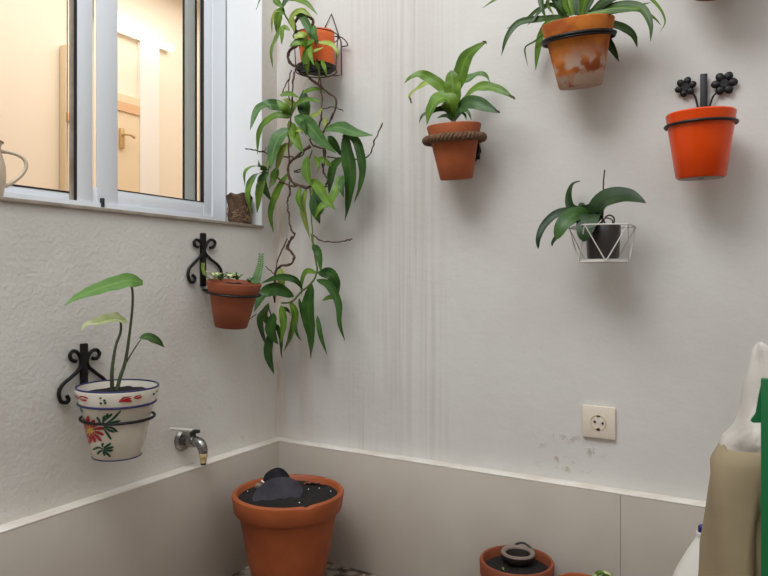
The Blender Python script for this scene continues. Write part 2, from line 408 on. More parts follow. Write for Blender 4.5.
struct('trim_2', MB().box((TH + .0005, -TH - .0005, SK - .003), (4.0, 0, SK), .0008), 'grout', 'white painted edge on top of the back skirting', 'trim')

struct('trim_3', MB().box((-.149, W0-.0025, ZS+.009), (.0, W0, ZT)), 'smooth', 'smooth bright white reveal beside the window', 'trim')
# window
FX = -.15
def yu(u, x=FX): return PX(u, 200, x).y
win = bpy.data.objects.new('window_1', None); C.objects.link(win); win.location = (FX, (W0+W1)/2, ZS + .009)
win['kind'] = 'structure'; win['label'] = 'white aluminium sliding window looking into a warm lit room'; win['category'] = 'window'
MB().box((-.26, W1, ZS), (.008, W0, ZS + .009), .001).build('window_sill', 'sill', win, world=True)
sl = ZS + .009
f = MB(); f.box((FX-.06, W1, sl), (FX, W0 - .0066, 1.068)); f.box((FX-.06, yu(213), 1.068), (FX, W0-.0066, ZT)); f.box((FX-.06, W1, ZT-.05), (FX, yu(213), ZT))
f.box((FX-.06, W1, 1.068), (FX, W1+.05, ZT-.05))
f.build('window_frame', 'alu', win, world=True)
MB().box((FX-.058, W0-.0065, sl), (FX-.002, W0-.0026, ZT)).build('frame_gap_shade', 'gasket', win, world=True)  # black strip stands in for the shaded gap between frame and reveal
# sliding sash nearest the corner
x0, x1 = FX-.035, FX-.006
f = MB()
f.box((x1-.006, yu(77.5), 1.0675), (x1+.003, yu(93.3), ZT-.05), .001); f.box((x0+.004, yu(77.5), 1.0675), (x1-.006, yu(86), ZT-.05)); f.box((x1-.005, yu(98.6), 1.0672), (x1, yu(119.2), ZT-.05), .001); f.box((x0+.004, yu(111), 1.0672), (x1-.005, yu(118), ZT-.05))
f.box((x1-.006, yu(205), 1.0672), (x1, yu(213), ZT-.05), .001); f.box((x0, yu(210), 1.0672), (x1-.006, yu(212.8), ZT-.05))
f.box((x0-.001, yu(78), 1.068), (x1-.0012, yu(212.5), 1.110), .001); f.box((x0-.001, yu(78), ZT-.1), (x1-.0012, yu(212.5), ZT-.051), .001)
so = f.build('sash', 'alu', win, world=True)
g = MB(); g.box((x0+.01, yu(93.3), 1.11), (x0+.015, yu(98.6), ZT-.1)); g.box((x0+.01, yu(119.2), 1.11), (x0+.015, yu(205), ZT-.1))
g.build('glass_pane', 'glass', win, world=True)
g = MB(); g.box((x1-.006, yu(203.2), 1.11), (x1+.0007, yu(205.2), ZT-.1)); g.box((x1-.006, yu(119), 1.1095), (x1-.0003, yu(203.4), 1.1125)); g.box((x1-.003, yu(76), 1.05), (x1+.0034, yu(77.7), ZT-.05))
g.build('gasket', 'gasket', win, world=True)
MB().box((x1, yu(101), 1.058), (x1+.012, yu(103.5), 1.082), .002).build('window_latch', 'darkmetal', win, world=True)
# other sash (farther from the corner)
x2, x3 = FX-.04, FX-.012
f = MB(); f.box((x1-.006, yu(72), 1.068), (x1-.002, yu(76), ZT-.05), .0005)
f.build('sash', 'sill', win, world=True)
f = MB(); f.box((x2, W1+.05, 1.06), (x3, yu(71, x3), 1.0865), .002); f.box((x2, W1+.05, ZT-.1), (x3, yu(71, x3), ZT-.05), .002)
f.build('sash', 'alu', win, world=True)
MB().box((x2+.01, W1+.05, 1.0865), (x2+.015, yu(71, x3), ZT-.1)).build('glass_pane', 'glass', win, world=True)
MB().box((x2+.012, W1+.05, 1.0865), (x3+.001, yu(71, x3), 1.0905)).build('gasket', 'gasket', win, world=True)
# inner post of a second frame behind the glass
IX = -.2
f = MB(); f.box((IX-.006, yu(184.5, IX), sl), (IX, yu(195, IX), ZT)); f.build('inner_post', 'alug', win, world=True)
f = MB(); f.box((IX-.004, yu(195, IX), sl), (IX+.001, yu(196.8, IX), ZT)); f.box((IX-.004, yu(183.4, IX), sl), (IX+.001, yu(184.5, IX), ZT)); f.build('gasket', 'darkmetal', win, world=True)

# room behind the window
RX = -1.95
b = MB(); b.box((RX-.1, -3.4, 0), (RX, 2.9, 2.85)); b.box((RX, 2.8, 0), (-.25, 2.9, 2.85)); b.box((RX, -3.5, 0), (-.25, -3.4, 2.85))
b.box((-.25, .2, 0), (-.2, 2.9, 2.85))
struct('wall_interior', b, 'cream', 'cream walls of the lit room behind the window', 'wall')
struct('floor_interior', MB().box((RX, -3.4, -.1), (-.25, 2.8, 0)), 'orwood', 'floor of the room behind the window', 'floor')
struct('ceiling_interior', MB().box((RX, -3.4, 2.75), (-.25, 2.8, 2.85)), 'white', 'ceiling of the room behind the window', 'ceiling')
def RP(u, v, dx=0): return PX(u, v, RX + dx)
dn = bpy.data.objects.new('door_1', None); C.objects.link(dn); dn.location = (RX, RP(130, 100).y, 0); dn['kind'] = 'structure'; dn['label'] = 'cream door with white frame seen through the window'; dn['category'] = 'door'
ya, yb, yc, yd = RP(108, 100).y, RP(137, 100).y, RP(156, 100).y, RP(100, 100).y
zt = RP(146, 44).z
MB().box((RX, yb, 0), (RX+.03, yc, zt)).build('door_frame', 'white', dn, world=True)
MB().box((RX, ya, 0), (RX+.02, yb, RP(125, 96).z)).build('door_panel', 'cream2', dn, world=True)
MB().box((RX+.02, ya, RP(125, 113).z), (RX+.03, yb, RP(125, 104).z)).build('door_rail', 'orwood', dn, world=True)
hp = RP(124, 138, .05); MB().box(hp + V((-.03, -.014, -.06)), hp + V((-.01, .014, .06)), .004).tube([hp+V((-.02,0,.02)), hp+V((.02,0,.02)), hp+V((.025,.03,.02)), hp+V((.02,.06,.01))], .008).build('door_handle', 'brass', dn, world=True)
cb = thing('wardrobe', 'pale beige tall cupboard with orange rail seen through the left window pane', 'wardrobe', (RX+.02, RP(66, 100).y, 0))
y0, y1 = RP(59, 100).y, RP(82, 100).y; zc = RP(66, 48).z
MB().box((RX+.005, y0, .0), (RX+.06, y1, zc), .004).build('carcass', 'cream2', cb, world=True)
MB().box((RX+.06, y0, RP(66, 124).z), (RX+.07, y1, RP(66, 115).z), .002).build('rail', 'orwood', cb, world=True)
for (ua, ub, va, vb, lb) in ((118, 142, 20, 15, 'short lit tube high behind the glass, standing in for a lamp reflection'), (118, 172, 27, 20, 'long lit tube beside the sash stile, standing in for a lamp reflection')):
    a_, b_ = RP(ua, va, .05), RP(ub, vb, .05)
    tl = thing('lamp_reflection', lb, 'lamp', a_.lerp(b_, .5), group=None)  # glowing tube added behind the pane in place of a lamp's reflection
    MB().box((RX, min(a_.y, b_.y), a_.z - .02), (RX+.035, max(a_.y, b_.y), a_.z + .02)).build('housing', 'white', tl, world=True)
    zz = a_.z
    MB().tube([(a_.x, a_.y, zz), (a_.x, b_.y, zz)], .02, 12, 0).build('tube', 'tube', tl, world=True)

# ------------------------------------------------------------------ pots
def axis_rot(ax):
    return V((0, 0, 1)).rotation_difference(V(ax).normalized()).to_euler()
def pot_profile(r0, r1, h, band, lip=.004, wall=.006):
    """outer foot r0, rim r1, height h, rim band height"""
    rb = r0 + (r1 - lip - r0) * (h - band) / h
    return [(.008, .012), (.008, .001), (.01, 0), (r0 - .003, 0), (r0, .003), (r0 + (rb - r0) * .5, (h - band) * .5), (rb, h - band - .001), (rb + lip * .8, h - band + .001), (rb + lip, h - band + .004),
            (r1, h - .004), (r1 - .001, h - .001), (r1 - .003, h), (r1 - wall + .001, h), (r1 - wall, h - .003), (rb - wall, h - band), (r0 - wall + .002, .008), (.008, .008), (.008, .012)]
def plain_profile(r0, r1, h, wall=.005):
    return [(.008, .01), (.008, .001), (.01, 0), (r0 - .004, 0), (r0, .004), (r0 + (r1-r0)*.5, h*.5), (r1, h - .003), (r1 - .002, h), (r1 - wall, h - .001), (r1 - wall - .001, h - .006), (r0 - wall, .009), (.008, .01)]
def pot_thing(name, label, rimc, axis, h, cat='plant pot', group=None):
    ax = V(axis).normalized(); base = rimc - ax * h
    t = thing(name, label, cat, base, axis_rot(ax), group); return t
def soil(parent, r, z, m='soil', bumpy=.003):
    prof = [(0.0005, z + .004), (r*.3, z + .003), (r*.6, z + .004), (r*.85, z), (r, z - .002), (r*.97, z - .012), (.0005, z - .012)]
    def wob(a, k, rr, zz): return (rr, zz + (bumpy * math.sin(a * 5 + k * 2.1) * math.sin(a * 3 + k) if 0 < k < 4 else 0))
    return MB().lathe(prof, 40, wob=wob).build('soil', m, parent)
SEGW = 64

def crop(ox, oy, s):
    return lambda x, y: (ox + x / s, oy + y / s)
def leaf_part(parent, pts, w, m='leaf', name='leaf', **k):
    return MB().leaf(pts, w, **k).build(name, m, parent, world=True, sharp=60)

# --- A: painted white pot on the left wall
RA = PX(118, 386, .125); hA = .157
A = pot_thing('potted_philodendron', 'white glazed pot painted with a red flower, holding a long-stemmed leafy plant, left wall', RA, (.02, 0, 1), hA, 'potted plant')
rA0, rA1 = .052, .0895
MB().lathe(pot_profile(rA0, rA1, hA, .036, .003), SEGW).build('pot', 'cream_glaze', A)
for zz_, rr_, tt_ in ((hA, rA1 - .003, .0025), (hA - .035, rA1 - .0075, .0025), (.002, rA0, .0014)):
    zb = MB(); zb.ring((0, 0, zz_), (0, 0, 1), rr_, tt_, 64, 8); zb.build('blue_line', 'blue', A)['label'] = 'dark blue painted line'
soil(A, rA1 - .011, hA - .014)
# painted strokes on the curved surface
fa = math.atan2(CAM.y - RA.y, CAM.x - RA.x)
def rad(z):
    if z > hA - .034: return rA1 - .003 * (hA - z) / .036 + .0000 - .0015
    return rA0 + (rA1 - .003 - rA0) * z / hA
mA = 1.0 / mpp(RA)
def stroke(mb, pts, w, tear=True):
    """pts in crop coords (pot face, 5.76 px scale), laid on the pot's surface"""
    P = catmull([V((x, y, 0)) for x, y in pts], 5); n = len(P) - 1; vs = []; fs = []
    for i, p in enumerate(P):
        T = (P[min(i+1, n)] - P[max(i-1, 0)]).normalized(); nn = V((-T.y, T.x, 0)); t = i / n
        ww = w / 2 * ((math.sin(PI * min(1, .08 + t * .88)) ** .6) * (.35 + .65 * t) if tear else math.sqrt(max(0, 1 - (2*t-1)**2)) + .05)
        for sg in (-1, 0, 1):
            q = p + nn * (ww * sg); s = (q.x - 276) / 5.76 / mA; z = hA + .0155 - ((q.y - 92) / 5.76 / mA) * .985
            z = max(.004, min(hA - .004, z)); r = rad(z) + .0007
            an = fa + math.asin(max(-.995, min(.995, s / r)))
            vs.append(V((r * math.cos(an), r * math.sin(an), z)))
    for i in range(n):
        for k in (0, 1): fs.append((3*i+k, 3*i+k+1, 3*i+k+4, 3*i+k+3))
    mb.add(vs, fs)
fr = MB()
for k in range(13):
    a = 2 * PI * k / 13; cx, cy = 136, 360; r0, r1 = 16, 80 + 8 * math.sin(k * 2.3)
    stroke(fr, [(cx + math.cos(a) * r0 * .8, cy + math.sin(a) * r0), (cx + math.cos(a+.1) * (r0+r1) / 2 * .85, cy + math.sin(a+.1) * (r0+r1) / 2), (cx + math.cos(a+.22) * r1 * .9, cy + math.sin(a+.22) * r1)], 27)
fr.build('painted_flower', 'red', A, sharp=180)
fy = MB()
for a in (0, .8, 1.6, 2.3, 3.1, 3.9, 4.7, 5.5): stroke(fy, [(133, 360), (133 + 14 * math.cos(a), 360 + 16 * math.sin(a)), (133 + 26 * math.cos(a), 360 + 30 * math.sin(a))], 10)
fy.build('painted_flower_centre', 'ylw', A, sharp=180)
fg = MB()
for q in ([(190,322),(215,285),(240,262),(246,252)], [(195,320),(180,290),(170,272)], [(200,318),(205,280),(212,262)], [(205,318),(250,285),(292,238)], [(205,322),(250,305),(290,296)], [(205,328),(245,335),(278,362)], [(205,330),(235,350),(262,362)],
          [(200,332),(225,370),(245,405)], [(218,285),(222,262),(228,252)], [(205,462),(178,455),(148,475)], [(205,465),(185,480),(172,498)], [(208,462),(222,485),(242,508)], [(205,460),(232,470),(256,468)], [(205,455),(232,455),(258,448)], [(205,452),(225,440),(244,425)], [(200,450),(200,435),(205,425)], [(205,468),(208,485),(212,502)], [(95,250),(80,240),(70,232)], [(100,262),(85,255),(72,258)]):
    stroke(fg, q, 19)
for q in ((188,158),(208,174),(190,190),(212,188),(470,150),(466,168),(484,158)): stroke(fg, [(q[0]-7, q[1]), q, (q[0]+7, q[1])], 13, False)
fg.build('painted_leaves', 'grn', A, sharp=180)
for grp in (([(75,175),(95,158),(124,166)], [(75,165),(68,150),(60,142)], [(80,180),(100,180),(118,178)], [(54,160),(60,170),(76,178)]), ([(280,182),(310,160),(345,155)], [(282,184),(320,182),(350,186)], [(284,182),(320,172),(345,170)], [(355,170),(375,158),(402,152)], [(362,172),(380,172),(400,168)], [(380,150),(390,145),(398,140)])):
    ft = MB()
    for q in grp: stroke(ft, q, 17)
    ft.build('painted_tulip', 'red', A, sharp=180)
c = crop(50, 265, 4.27)
def cA(x, y, dx=.125): return PX(*c(x, y), dx)
st = MB(); st.tube([cA(285, 535), cA(300, 480), cA(322, 410), cA(340, 290), cA(352, 180), cA(352, 110), cA(343, 82)], [.0045, .0042, .0038, .003, .0028, .0026, .002], 8)
st.build('stem', 'dstem', A, world=True)
st = MB(); st.tube([cA(265, 535, .12), cA(265, 450, .12), cA(280, 350, .115), cA(300, 292, .11), cA(303, 262, .11), cA(300, 238, .105)], [.0045, .004, .003, .003, .0026, .002], 8); st.build('stem', 'dstem', A, world=True)
st = MB(); st.tube([cA(323, 420), cA(350, 375), cA(372, 340), cA(388, 318)], [.002, .0016, .0015, .0012], 8); st.build('stem', 'dstem', A, world=True)
mq = mpp(RA) / 4.27
leaf_part(A, [cA(395, 76, .115), cA(340, 66, .12), cA(270, 82, .13), (cA(190, 108, .14)), cA(115, 138, .145), cA(62, 172, .15)], 76*mq, 'leafl', shape='heart', fold=.1, nrm=(.6, -.9, .25), wav=.06)
leaf_part(A, [cA(325, 238, .105), cA(270, 228, .12), cA(205, 243, .13), cA(150, 256, .135), cA(134, 288, .135)], 56*mq, 'leafp', shape='heart', fold=.3, nrm=(.6, -.8, .4), wav=.1)
leaf_part(A, [cA(384, 312), cA(420, 308), cA(460, 325), cA(488, 352)], 40*mq, 'leafb', fold=.2, nrm=(.5, -.8, .3))

# --- iron brackets on the left wall
def scroll_bracket(label, bar_u, v0, v1, strokes, ringc, ringR, ringaxis, fn, rr=.0045):
    top = PX(bar_u, v0, .008); bot = PX(bar_u, v1, .008)
    t = thing('wall_bracket', label, 'bracket', bot, group=None)
    MB().box((.001, bot.y - .0085, bot.z), (.011, bot.y + .0085, top.z), .002).build('back_bar', 'iron', t, world=True)
    for sname, pts in strokes:
        MB().tube([fn(x, y) for x, y in pts], rr, 8, 5).build('scroll', 'iron', t, world=True)
    rb = MB(); rb.ring(ringc, ringaxis, ringR, .0032, 56, 8); rb.build('ring', 'iron', t, world=True)
    e = ringc + V((-ringR, 0, ringaxis[0] * ringR)); MB().tube([(.006, bot.y, e.z), (e.x * .5 + .003, bot.y, e.z), (e.x, e.y, e.z)], .0035, 8, 0).build('arm', 'iron', t, world=True)
    return t
c7 = lambda x, y: PX(50 + x/4.27, 265 + y/4.27, .008)
rz = PX(118, 416.5, .125).z
scroll_bracket('black wrought iron scroll bracket holding the painted white pot', 84.5, 343.5, 404,
  [('l', [(112,412),(92,405),(85,385),(98,368),(118,375),(132,405),(128,440),(95,475),(55,510),(38,545),(45,580),(68,588),(80,575),(72,558)]),
   ('r', [(180,398),(200,398),(211,378),(198,362),(176,370),(160,400),(163,430),(195,460),(235,492),(255,530)])],
  V((.125, RA.y, rz)), .078, (.02, 0, 1), c7)

# --- B: terracotta pot near corner on left wall
RB = PX(234.3, 281.6, .108); axB = V((.12, -.02, 1)).normalized(); hB = .128; rB0, rB1 = .045, .076
B = pot_thing('potted_succulent', 'small terracotta pot of low succulents held by a scroll bracket under the window sill', RB, axB, hB, 'potted plant')
MB().lathe(pot_profile(rB0, rB1, hB, .03, .004), SEGW).build('pot', 'terra2', B)
soil(B, rB1 - .011, hB - .012, bumpy=.004)
c5 = crop(160, 220, 4.8)
def cB(x, y, dx=.108): return PX(*c5(x, y), dx)
sp = MB(); P5 = [cB(458, 312, .14), cB(468, 270, .14), cB(480, 225, .14), cB(486, 168, .14)]; sp.tube(P5, [.0018, .0016, .0013, .0008], 6); sp.build('stem', 'gstem', B, world=True)
PP = catmull(P5, 5)
tl = MB()
for i, p in enumerate(PP[1:]):
    for sg in (-1, 1):
        d = V((.7*sg, .5*sg, .45)).normalized() * (.016 - i * .0005); tl.leaf([p, p + d * .55 + V((0, 0, -.001)), p + d], .0062, 3, nrm=(.4, -.7, .5), shape='oval')
tl.build('leaf_sprig', 'leafb', B, world=True)
def rosette(parent, p, n, L, w, m, seed=0, up=.8):
    random.seed(seed); mb = MB()
    for k in range(n):
        a = 2*PI*k/n + random.uniform(-.3, .3); l = L * random.uniform(.7, 1.1)
        d = V((math.cos(a), math.sin(a), up * random.uniform(.6, 1.3))) * l
        mb.leaf([p, p + V((d.x*.5, d.y*.5, d.z*.7)), p + d], w, 3, shape='oval', nrm=(.1, -.2, 1), thick=.0012)
    return mb.build('leaf_rosette', m, parent, world=True)
for i, (x, y, dx, n, L, m) in enumerate(((262, 284, .11, 7, .014, 'leafp'), (292, 290, .12, 8, .013, 'leafb'), (330, 284, .13, 8, .013, 'leafp'), (352, 280, .105, 7, .014, 'leafb'), (372, 288, .12, 6, .012, 'leaf'), (430, 300, .12, 7, .01, 'leafb'))):
    rosette(B, cB(x, y, dx), n, L * 1.5, .008, m, i)
sp = MB(); q = [cB(268, 285, .08), cB(240, 282, .055), cB(215, 262, .03), cB(208, 235, .024), cB(209, 210, .022)]; sp.tube(q, .001, 6); sp.build('stem', 'gstem', B, world=True)
mbx = MB()
for p in catmull(q[2:], 4):
    for a in (0, 2.1, 4.2): mbx.leaf([p, p + V((math.cos(a)*.003, math.sin(a)*.004, .001)), p + V((math.cos(a)*.004, math.sin(a)*.008, .003))], .004, 2, shape='oval')
mbx.build('leaf_sprig', 'leafy', B, world=True)
cbk = lambda x, y: PX(160 + x/4.8, 220 + y/4.8, .008)
ringB = RB - axB * .033
scroll_bracket('black wrought iron scroll bracket just below the window sill near the corner', 203.6, 233, 286.5,
  [('l', [(183,132),(168,122),(164,105),(176,95),(193,104),(205,130),(206,160),(175,195),(142,232),(135,268),(146,296),(163,296),(168,278),(156,264)]),
   ('r', [(240,134),(258,128),(264,108),(252,96),(236,100),(222,120),(214,152),(240,185),(276,215),(294,245),(292,272)])],
  ringB, .0745, tuple(axB), cbk)

# --- D: pot with rope collar
c2 = crop(400, 35, 6.4)
dD = .105
RD = PY(453.8, 125, -dD); axD = V((0, -.12, 1)).normalized(); hD = .142; rD0, rD1 = .043, .0715
D = pot_thing('potted_leafy_plant', 'terracotta pot with a thick rope collar and a broad-leaved green plant on the back wall', RD, axD, hD, 'potted plant')
MB().lathe(pot_profile(rD0, rD1, hD, .034, .002), SEGW).build('pot', 'terra', D); soil(D, rD1 - .01, hD - .015)
def cD(x, y, d=dD): return PY(*c2(x, y), -d)
mD = mpp(RD) / 6.4
LD = [ # points (x,y,d), width, material, opts
 ([(345,545,.105),(352,430,.11),(372,320,.115),(392,240,.12),(425,150,.125),(490,85,.13),(555,42,.13)], 84, 'leaf', dict(pet=.3, wav=.12, fold=.2)),
 ([(345,550,.105),(340,470,.12),(340,390,.13),(336,300,.135),(326,226,.135)], 92, 'leaf', dict(pet=.18, wav=.1, fold=.15, shape='oval')),
 ([(345,540,.105),(335,430,.12),(285,350,.13),(205,285,.14),(130,252,.15),(70,270,.16),(28,308,.16)], 58, 'leaf', dict(pet=.25, wav=.15, fold=.2)),
 ([(340,540,.105),(325,450,.13),(285,405,.14),(230,430,.155),(195,490,.16),(172,575,.16)], 105, 'leaf', dict(pet=.1, wav=.08, fold=.2)),
 ([(330,480,.105),(300,380,.09),(240,325,.08),(180,305,.075),(110,345,.07),(62,388,.07),(72,435,.07)], 36, 'leafy', dict(pet=.3, wav=.2)),
 ([(340,545,.11),(310,490,.12),(270,472,.13),(200,490,.14),(145,515,.15),(120,566,.155)], 28, 'leafd', dict(wav=.2)),
 ([(335,550,.105),(310,520,.1),(275,518,.09),(235,532,.085)], 22, 'leafd', dict()),
 ([(350,545,.105),(365,450,.11),(430,385,.115),(500,335,.12),(580,335,.125),(660,362,.13),(735,412,.13)], 52, 'leaf', dict(pet=.32, wav=.15)),
 ([(350,540,.105),(358,420,.09),(380,310,.08),(430,285,.075),(500,250,.07),(548,258,.07),(576,302,.07)], 44, 'leafl', dict(pet=.3, wav=.2)),
 ([(350,548,.105),(370,490,.12),(420,440,.125),(490,438,.13),(570,470,.13),(638,500,.13)], 74, 'leafd', dict(pet=.18, wav=.05)),
 ([(348,548,.11),(365,500,.125),(395,480,.13),(435,492,.14),(458,545,.14)], 28, 'leafd', dict(wav=.2)),
 ([(350,550,.1),(385,505,.085),(415,510,.075),(425,545,.07)], 22, 'leafd', dict()),
]
random.seed(3)
for pts, wd, m, k in LD: leaf_part(D, [cD(*p) for p in pts], wd * mD * 1.25, m, tw2=random.uniform(-25, 25), **k)
MB().tube([cD(342, 575), cD(344, 530), cD(345, 470), cD(345, 420)], [.006, .006, .004, .003], 8).build('stem', 'gstem', D, world=True)
for p in ([(735,412,.13),(728,400,.13),(700,385,.13)],[(638,498,.13),(632,490,.13),(610,482,.13)],[(552,60,.13),(548,44,.13),(530,42,.13)],[(60,392,.07),(66,408,.07),(72,436,.07)]): MB().tube([cD(*q) for q in p], [.001, .0022, .0022], 6).build('withered_tip', 'tip', D, world=True)
rc = RD - axD * .037
bk = thing('wall_bracket', 'round ring holder wrapped in thick brown rope around the leafy pot', 'bracket', V((RD.x, 0, rc.z - .02)))
# rope: three twisted strands round the ring
e = V((1, 0, 0)); gx = axD.cross(e)
for s_ in range(3):
    mb = MB(); n = 150; pts = []
    for i in range(n):
        a = 2*PI*i/n; ph = a*15 + s_*2*PI/3; R = .0745 + .0062*math.cos(ph)
        pts.append(rc + e*(R*math.cos(a)) + gx*(R*math.sin(a)) + axD*(.0066*math.sin(ph)))
    mb.tube(pts, .0052, 7, closed=True); mb.build('rope_strand', 'rope', bk, world=True)
MB().tube([rc + V((.02, .068, -.005)), V((RD.x+.02, -.012, rc.z-.005)), V((RD.x+.02, -.006, rc.z-.02))], .003, 8, 0).box((RD.x+.008, -.008, rc.z-.04), (RD.x+.032, -.001, rc.z+.03), .001).build('wall_plate', 'iron', bk, world=True)
h1 = cD(478, 1, .03)
MB().tube([PY(480, 148, -.07), PY(480.5, 152, -.05), PY(478, 155, -.035), PY(474, 158, -.03), PY(476, 161, -.025)], .002, 6).build('wire_tail', 'iron', bk, world=True)

# --- E: weathered pot with strappy plant
c1 = crop(480, 0, 4.042)
dE = .12
RE = PY(577.5, 22, -dE); axE = V((0, -.2, 1)).normalized(); hE = .150; rE0, rE1 = .050, .0835
E = pot_thing('potted_spider_plant', 'lime-stained orange terracotta pot with long arching strap leaves, top of the back wall', RE, axE, hE, 'potted plant')
MB().lathe(pot_profile(rE0, rE1, hE, .04, .003), SEGW).build('pot', 'terraw', E); soil(E, rE1 - .011, hE - .012)
def cE(x, y, d=dE): return PY(*c1(x, y), -d)
mE = mpp(RE) / 4.042
LE = [
 ([(370,60,.12),(290,-20,.13),(190,-50,.14),(80,-10,.15),(10,32,.15)], 30),
 ([(360,70,.12),(310,70,.14),(250,78,.15),(160,92,.16),(110,150,.17),(86,226,.17)], 30),
 ([(350,66,.12),(290,20,.11),(235,40,.1),(190,78,.09),(145,100,.085),(106,116,.08)], 20),
 ([(330,70,.09),(280,90,.06),(250,140,.05),(236,200,.045),(225,285,.04)], 36),
 ([(340,80,.1),(280,120,.07),(225,165,.06),(185,190,.055),(184,225,.05),(196,276,.05)], 9),
 ([(330,66,.13),(290,-20,.15),(250,-15,.17),(252,30,.18),(268,80,.18)], 28),
 ([(350,66,.12),(310,10,.13),(280,0,.15),(275,20,.155),(300,65,.16)], 18),
 ([(350,66,.13),(300,20,.14),(250,40,.15),(215,80,.16),(190,104,.16)], 16),
 ([(400,62,.12),(400,10,.12),(395,-70,.12)], 30), ([(375,62,.13),(360,10,.13),(340,-70,.13)], 32), ([(425,60,.12),(450,0,.12),(490,-70,.12)], 28),
 ([(350,62,.13),(325,20,.14),(290,-60,.14)], 30), ([(410,62,.14),(425,0,.15),(440,-80,.16)], 30), ([(390,60,.1),(380,0,.09),(385,-70,.08)], 26),
 ([(440,58,.13),(490,10,.14),(550,-40,.15)], 26), ([(365,62,.15),(345,10,.16),(360,-50,.17)], 22), ([(455,62,.12),(520,10,.13),(600,-30,.14),(650,-40,.14)], 24),
 ([(440,58,.12),(520,30,.13),(600,20,.14),(660,40,.15),(690,100,.16),(690,168,.16)], 34),
 ([(430,56,.12),(520,-10,.12),(640,-30,.12),(715,20,.12),(748,85,.12),(726,132,.12)], 15),
 ([(440,60,.1),(520,95,.07),(580,115,.05),(620,145,.045),(636,192,.04)], 40),
 ([(470,80,.08),(515,165,.05),(540,205,.045),(562,250,.04)], 34),
 ([(430,58,.14),(540,42,.15),(640,40,.15),(700,70,.14),(732,102,.13)], 20),
 ([(450,60,.11),(530,50,.1),(600,36,.09),(690,10,.08)], 28), ([(440,60,.14),(520,50,.15),(600,44,.16),(650,42,.16)], 22),
]
random.seed(11)
for i, (pts, wd) in enumerate(LE): leaf_part(E, [cE(*p) for p in pts], wd * mE, 'strap' if i % 3 else 'leaf', shape='strap', fold=.3, tw2=random.uniform(-20, 20))
rc = RE - axE * .036
bk = thing('wall_bracket', 'dark iron ring holding the lime-stained pot on the back wall', 'bracket', V((RE.x, 0, rc.z - .03)))
mb = MB(); mb.ring(rc, axE, .0835, .0038, 56, 8); mb.ring(rc - axE*.0055, axE, .082, .003, 56, 8); mb.build('ring', 'iron', bk, world=True)
mb = MB(); mb.tube([rc + V((0, .08, .016)), V((RE.x, -.006, rc.z + .016))], .004, 8, 0); mb.build('arm', 'iron', bk, world=True)
MB().box((RE.x - .01, -.008, rc.z - .03), (RE.x + .01, -.001, rc.z + .06), .002).build('back_bar', 'iron', bk, world=True)

# --- F: orange glazed pot with flower bracket
RF = PY(700.5, 113, -.105); axF = V((0.0, -.05, 1)).normalized(); hF = .142; rF0, rF1 = .051, .0705
F_ = pot_thing('glazed_flowerpot', 'glossy bright orange flowerpot with nothing growing in it', RF, axF, hF)
MB().lathe(plain_profile(rF0, rF1, hF), SEGW).build('pot', 'glaze', F_)
MB().lathe([(.0005, .0005), (rF0 - .007, .0005), (rF0 - .006, -.0006), (.0095, -.0006), (.0005, -.0003)], 40).build('unglazed_base', 'sill', F_)
MB().lathe([(.0005, -.0003), (.006, -.0008), (.0062, -.0012), (.0005, -.0015)], 20).build('drain_hole', 'hole', F_)
rc = RF - axF * .026
bF = thing('wall_bracket', 'black iron bracket with two cut-out flowers behind the orange glazed pot', 'bracket', PY(704, 130, -.006))
mb = MB(); mb.ring(rc, axF, .0715, .0032, 56, 8); mb.build('ring', 'iron', bF, world=True)
yF = -.012
pt, pb = PY(703.8, 74, yF), PY(703.8, 150, yF)
MB().box((pt.x - .0075, yF - .005, pb.z), (pt.x + .0075, yF + .005, pt.z), .002).tube([(pt.x, yF, rc.z), (pt.x, rc.y + .073, rc.z)], .0035, 8, 0).box((pt.x - .02, -.006, pb.z+.01), (pt.x + .02, -.001, pb.z+.05), .001).build('back_bar', 'iron', bF, world=True)
for (u, v, r, ubase, rot) in ((685.6, 87, .0225, 698, .25), (724.3, 83.3, .026, 709, .0)):
    cc = PY(u, v, yF); mb = MB()
    mb.lathe([(.0003, -.003), (.009, -.003), (.010, 0), (.009, .003), (.0003, .003)], 20, mat=Matrix.Translation(cc) @ Matrix.Rotation(PI/2, 4, 'X'))
    for k in range(6):
        a = rot + k * PI / 3; q = cc + V((math.cos(a), 0, math.sin(a))) * (r * .66)
        mb.sphere(q, r * .36, 12, 8, (1.12, .45, 1.0), Matrix.Rotation(-a, 3, 'Y'))
    fo = mb.build('iron_flower', 'iron', bF, world=True)
    s0 = PY(u, v + 6, yF); s1 = PY(ubase, 108, yF); md = PY((u + ubase) / 2 + (2.5 if ubase < 704 else -2.5), 95, yF)
    MB().tube([s0, md, s1, PY(703, 118, yF)], .0022, 8).build('flower_stem', 'iron', bF, world=True)

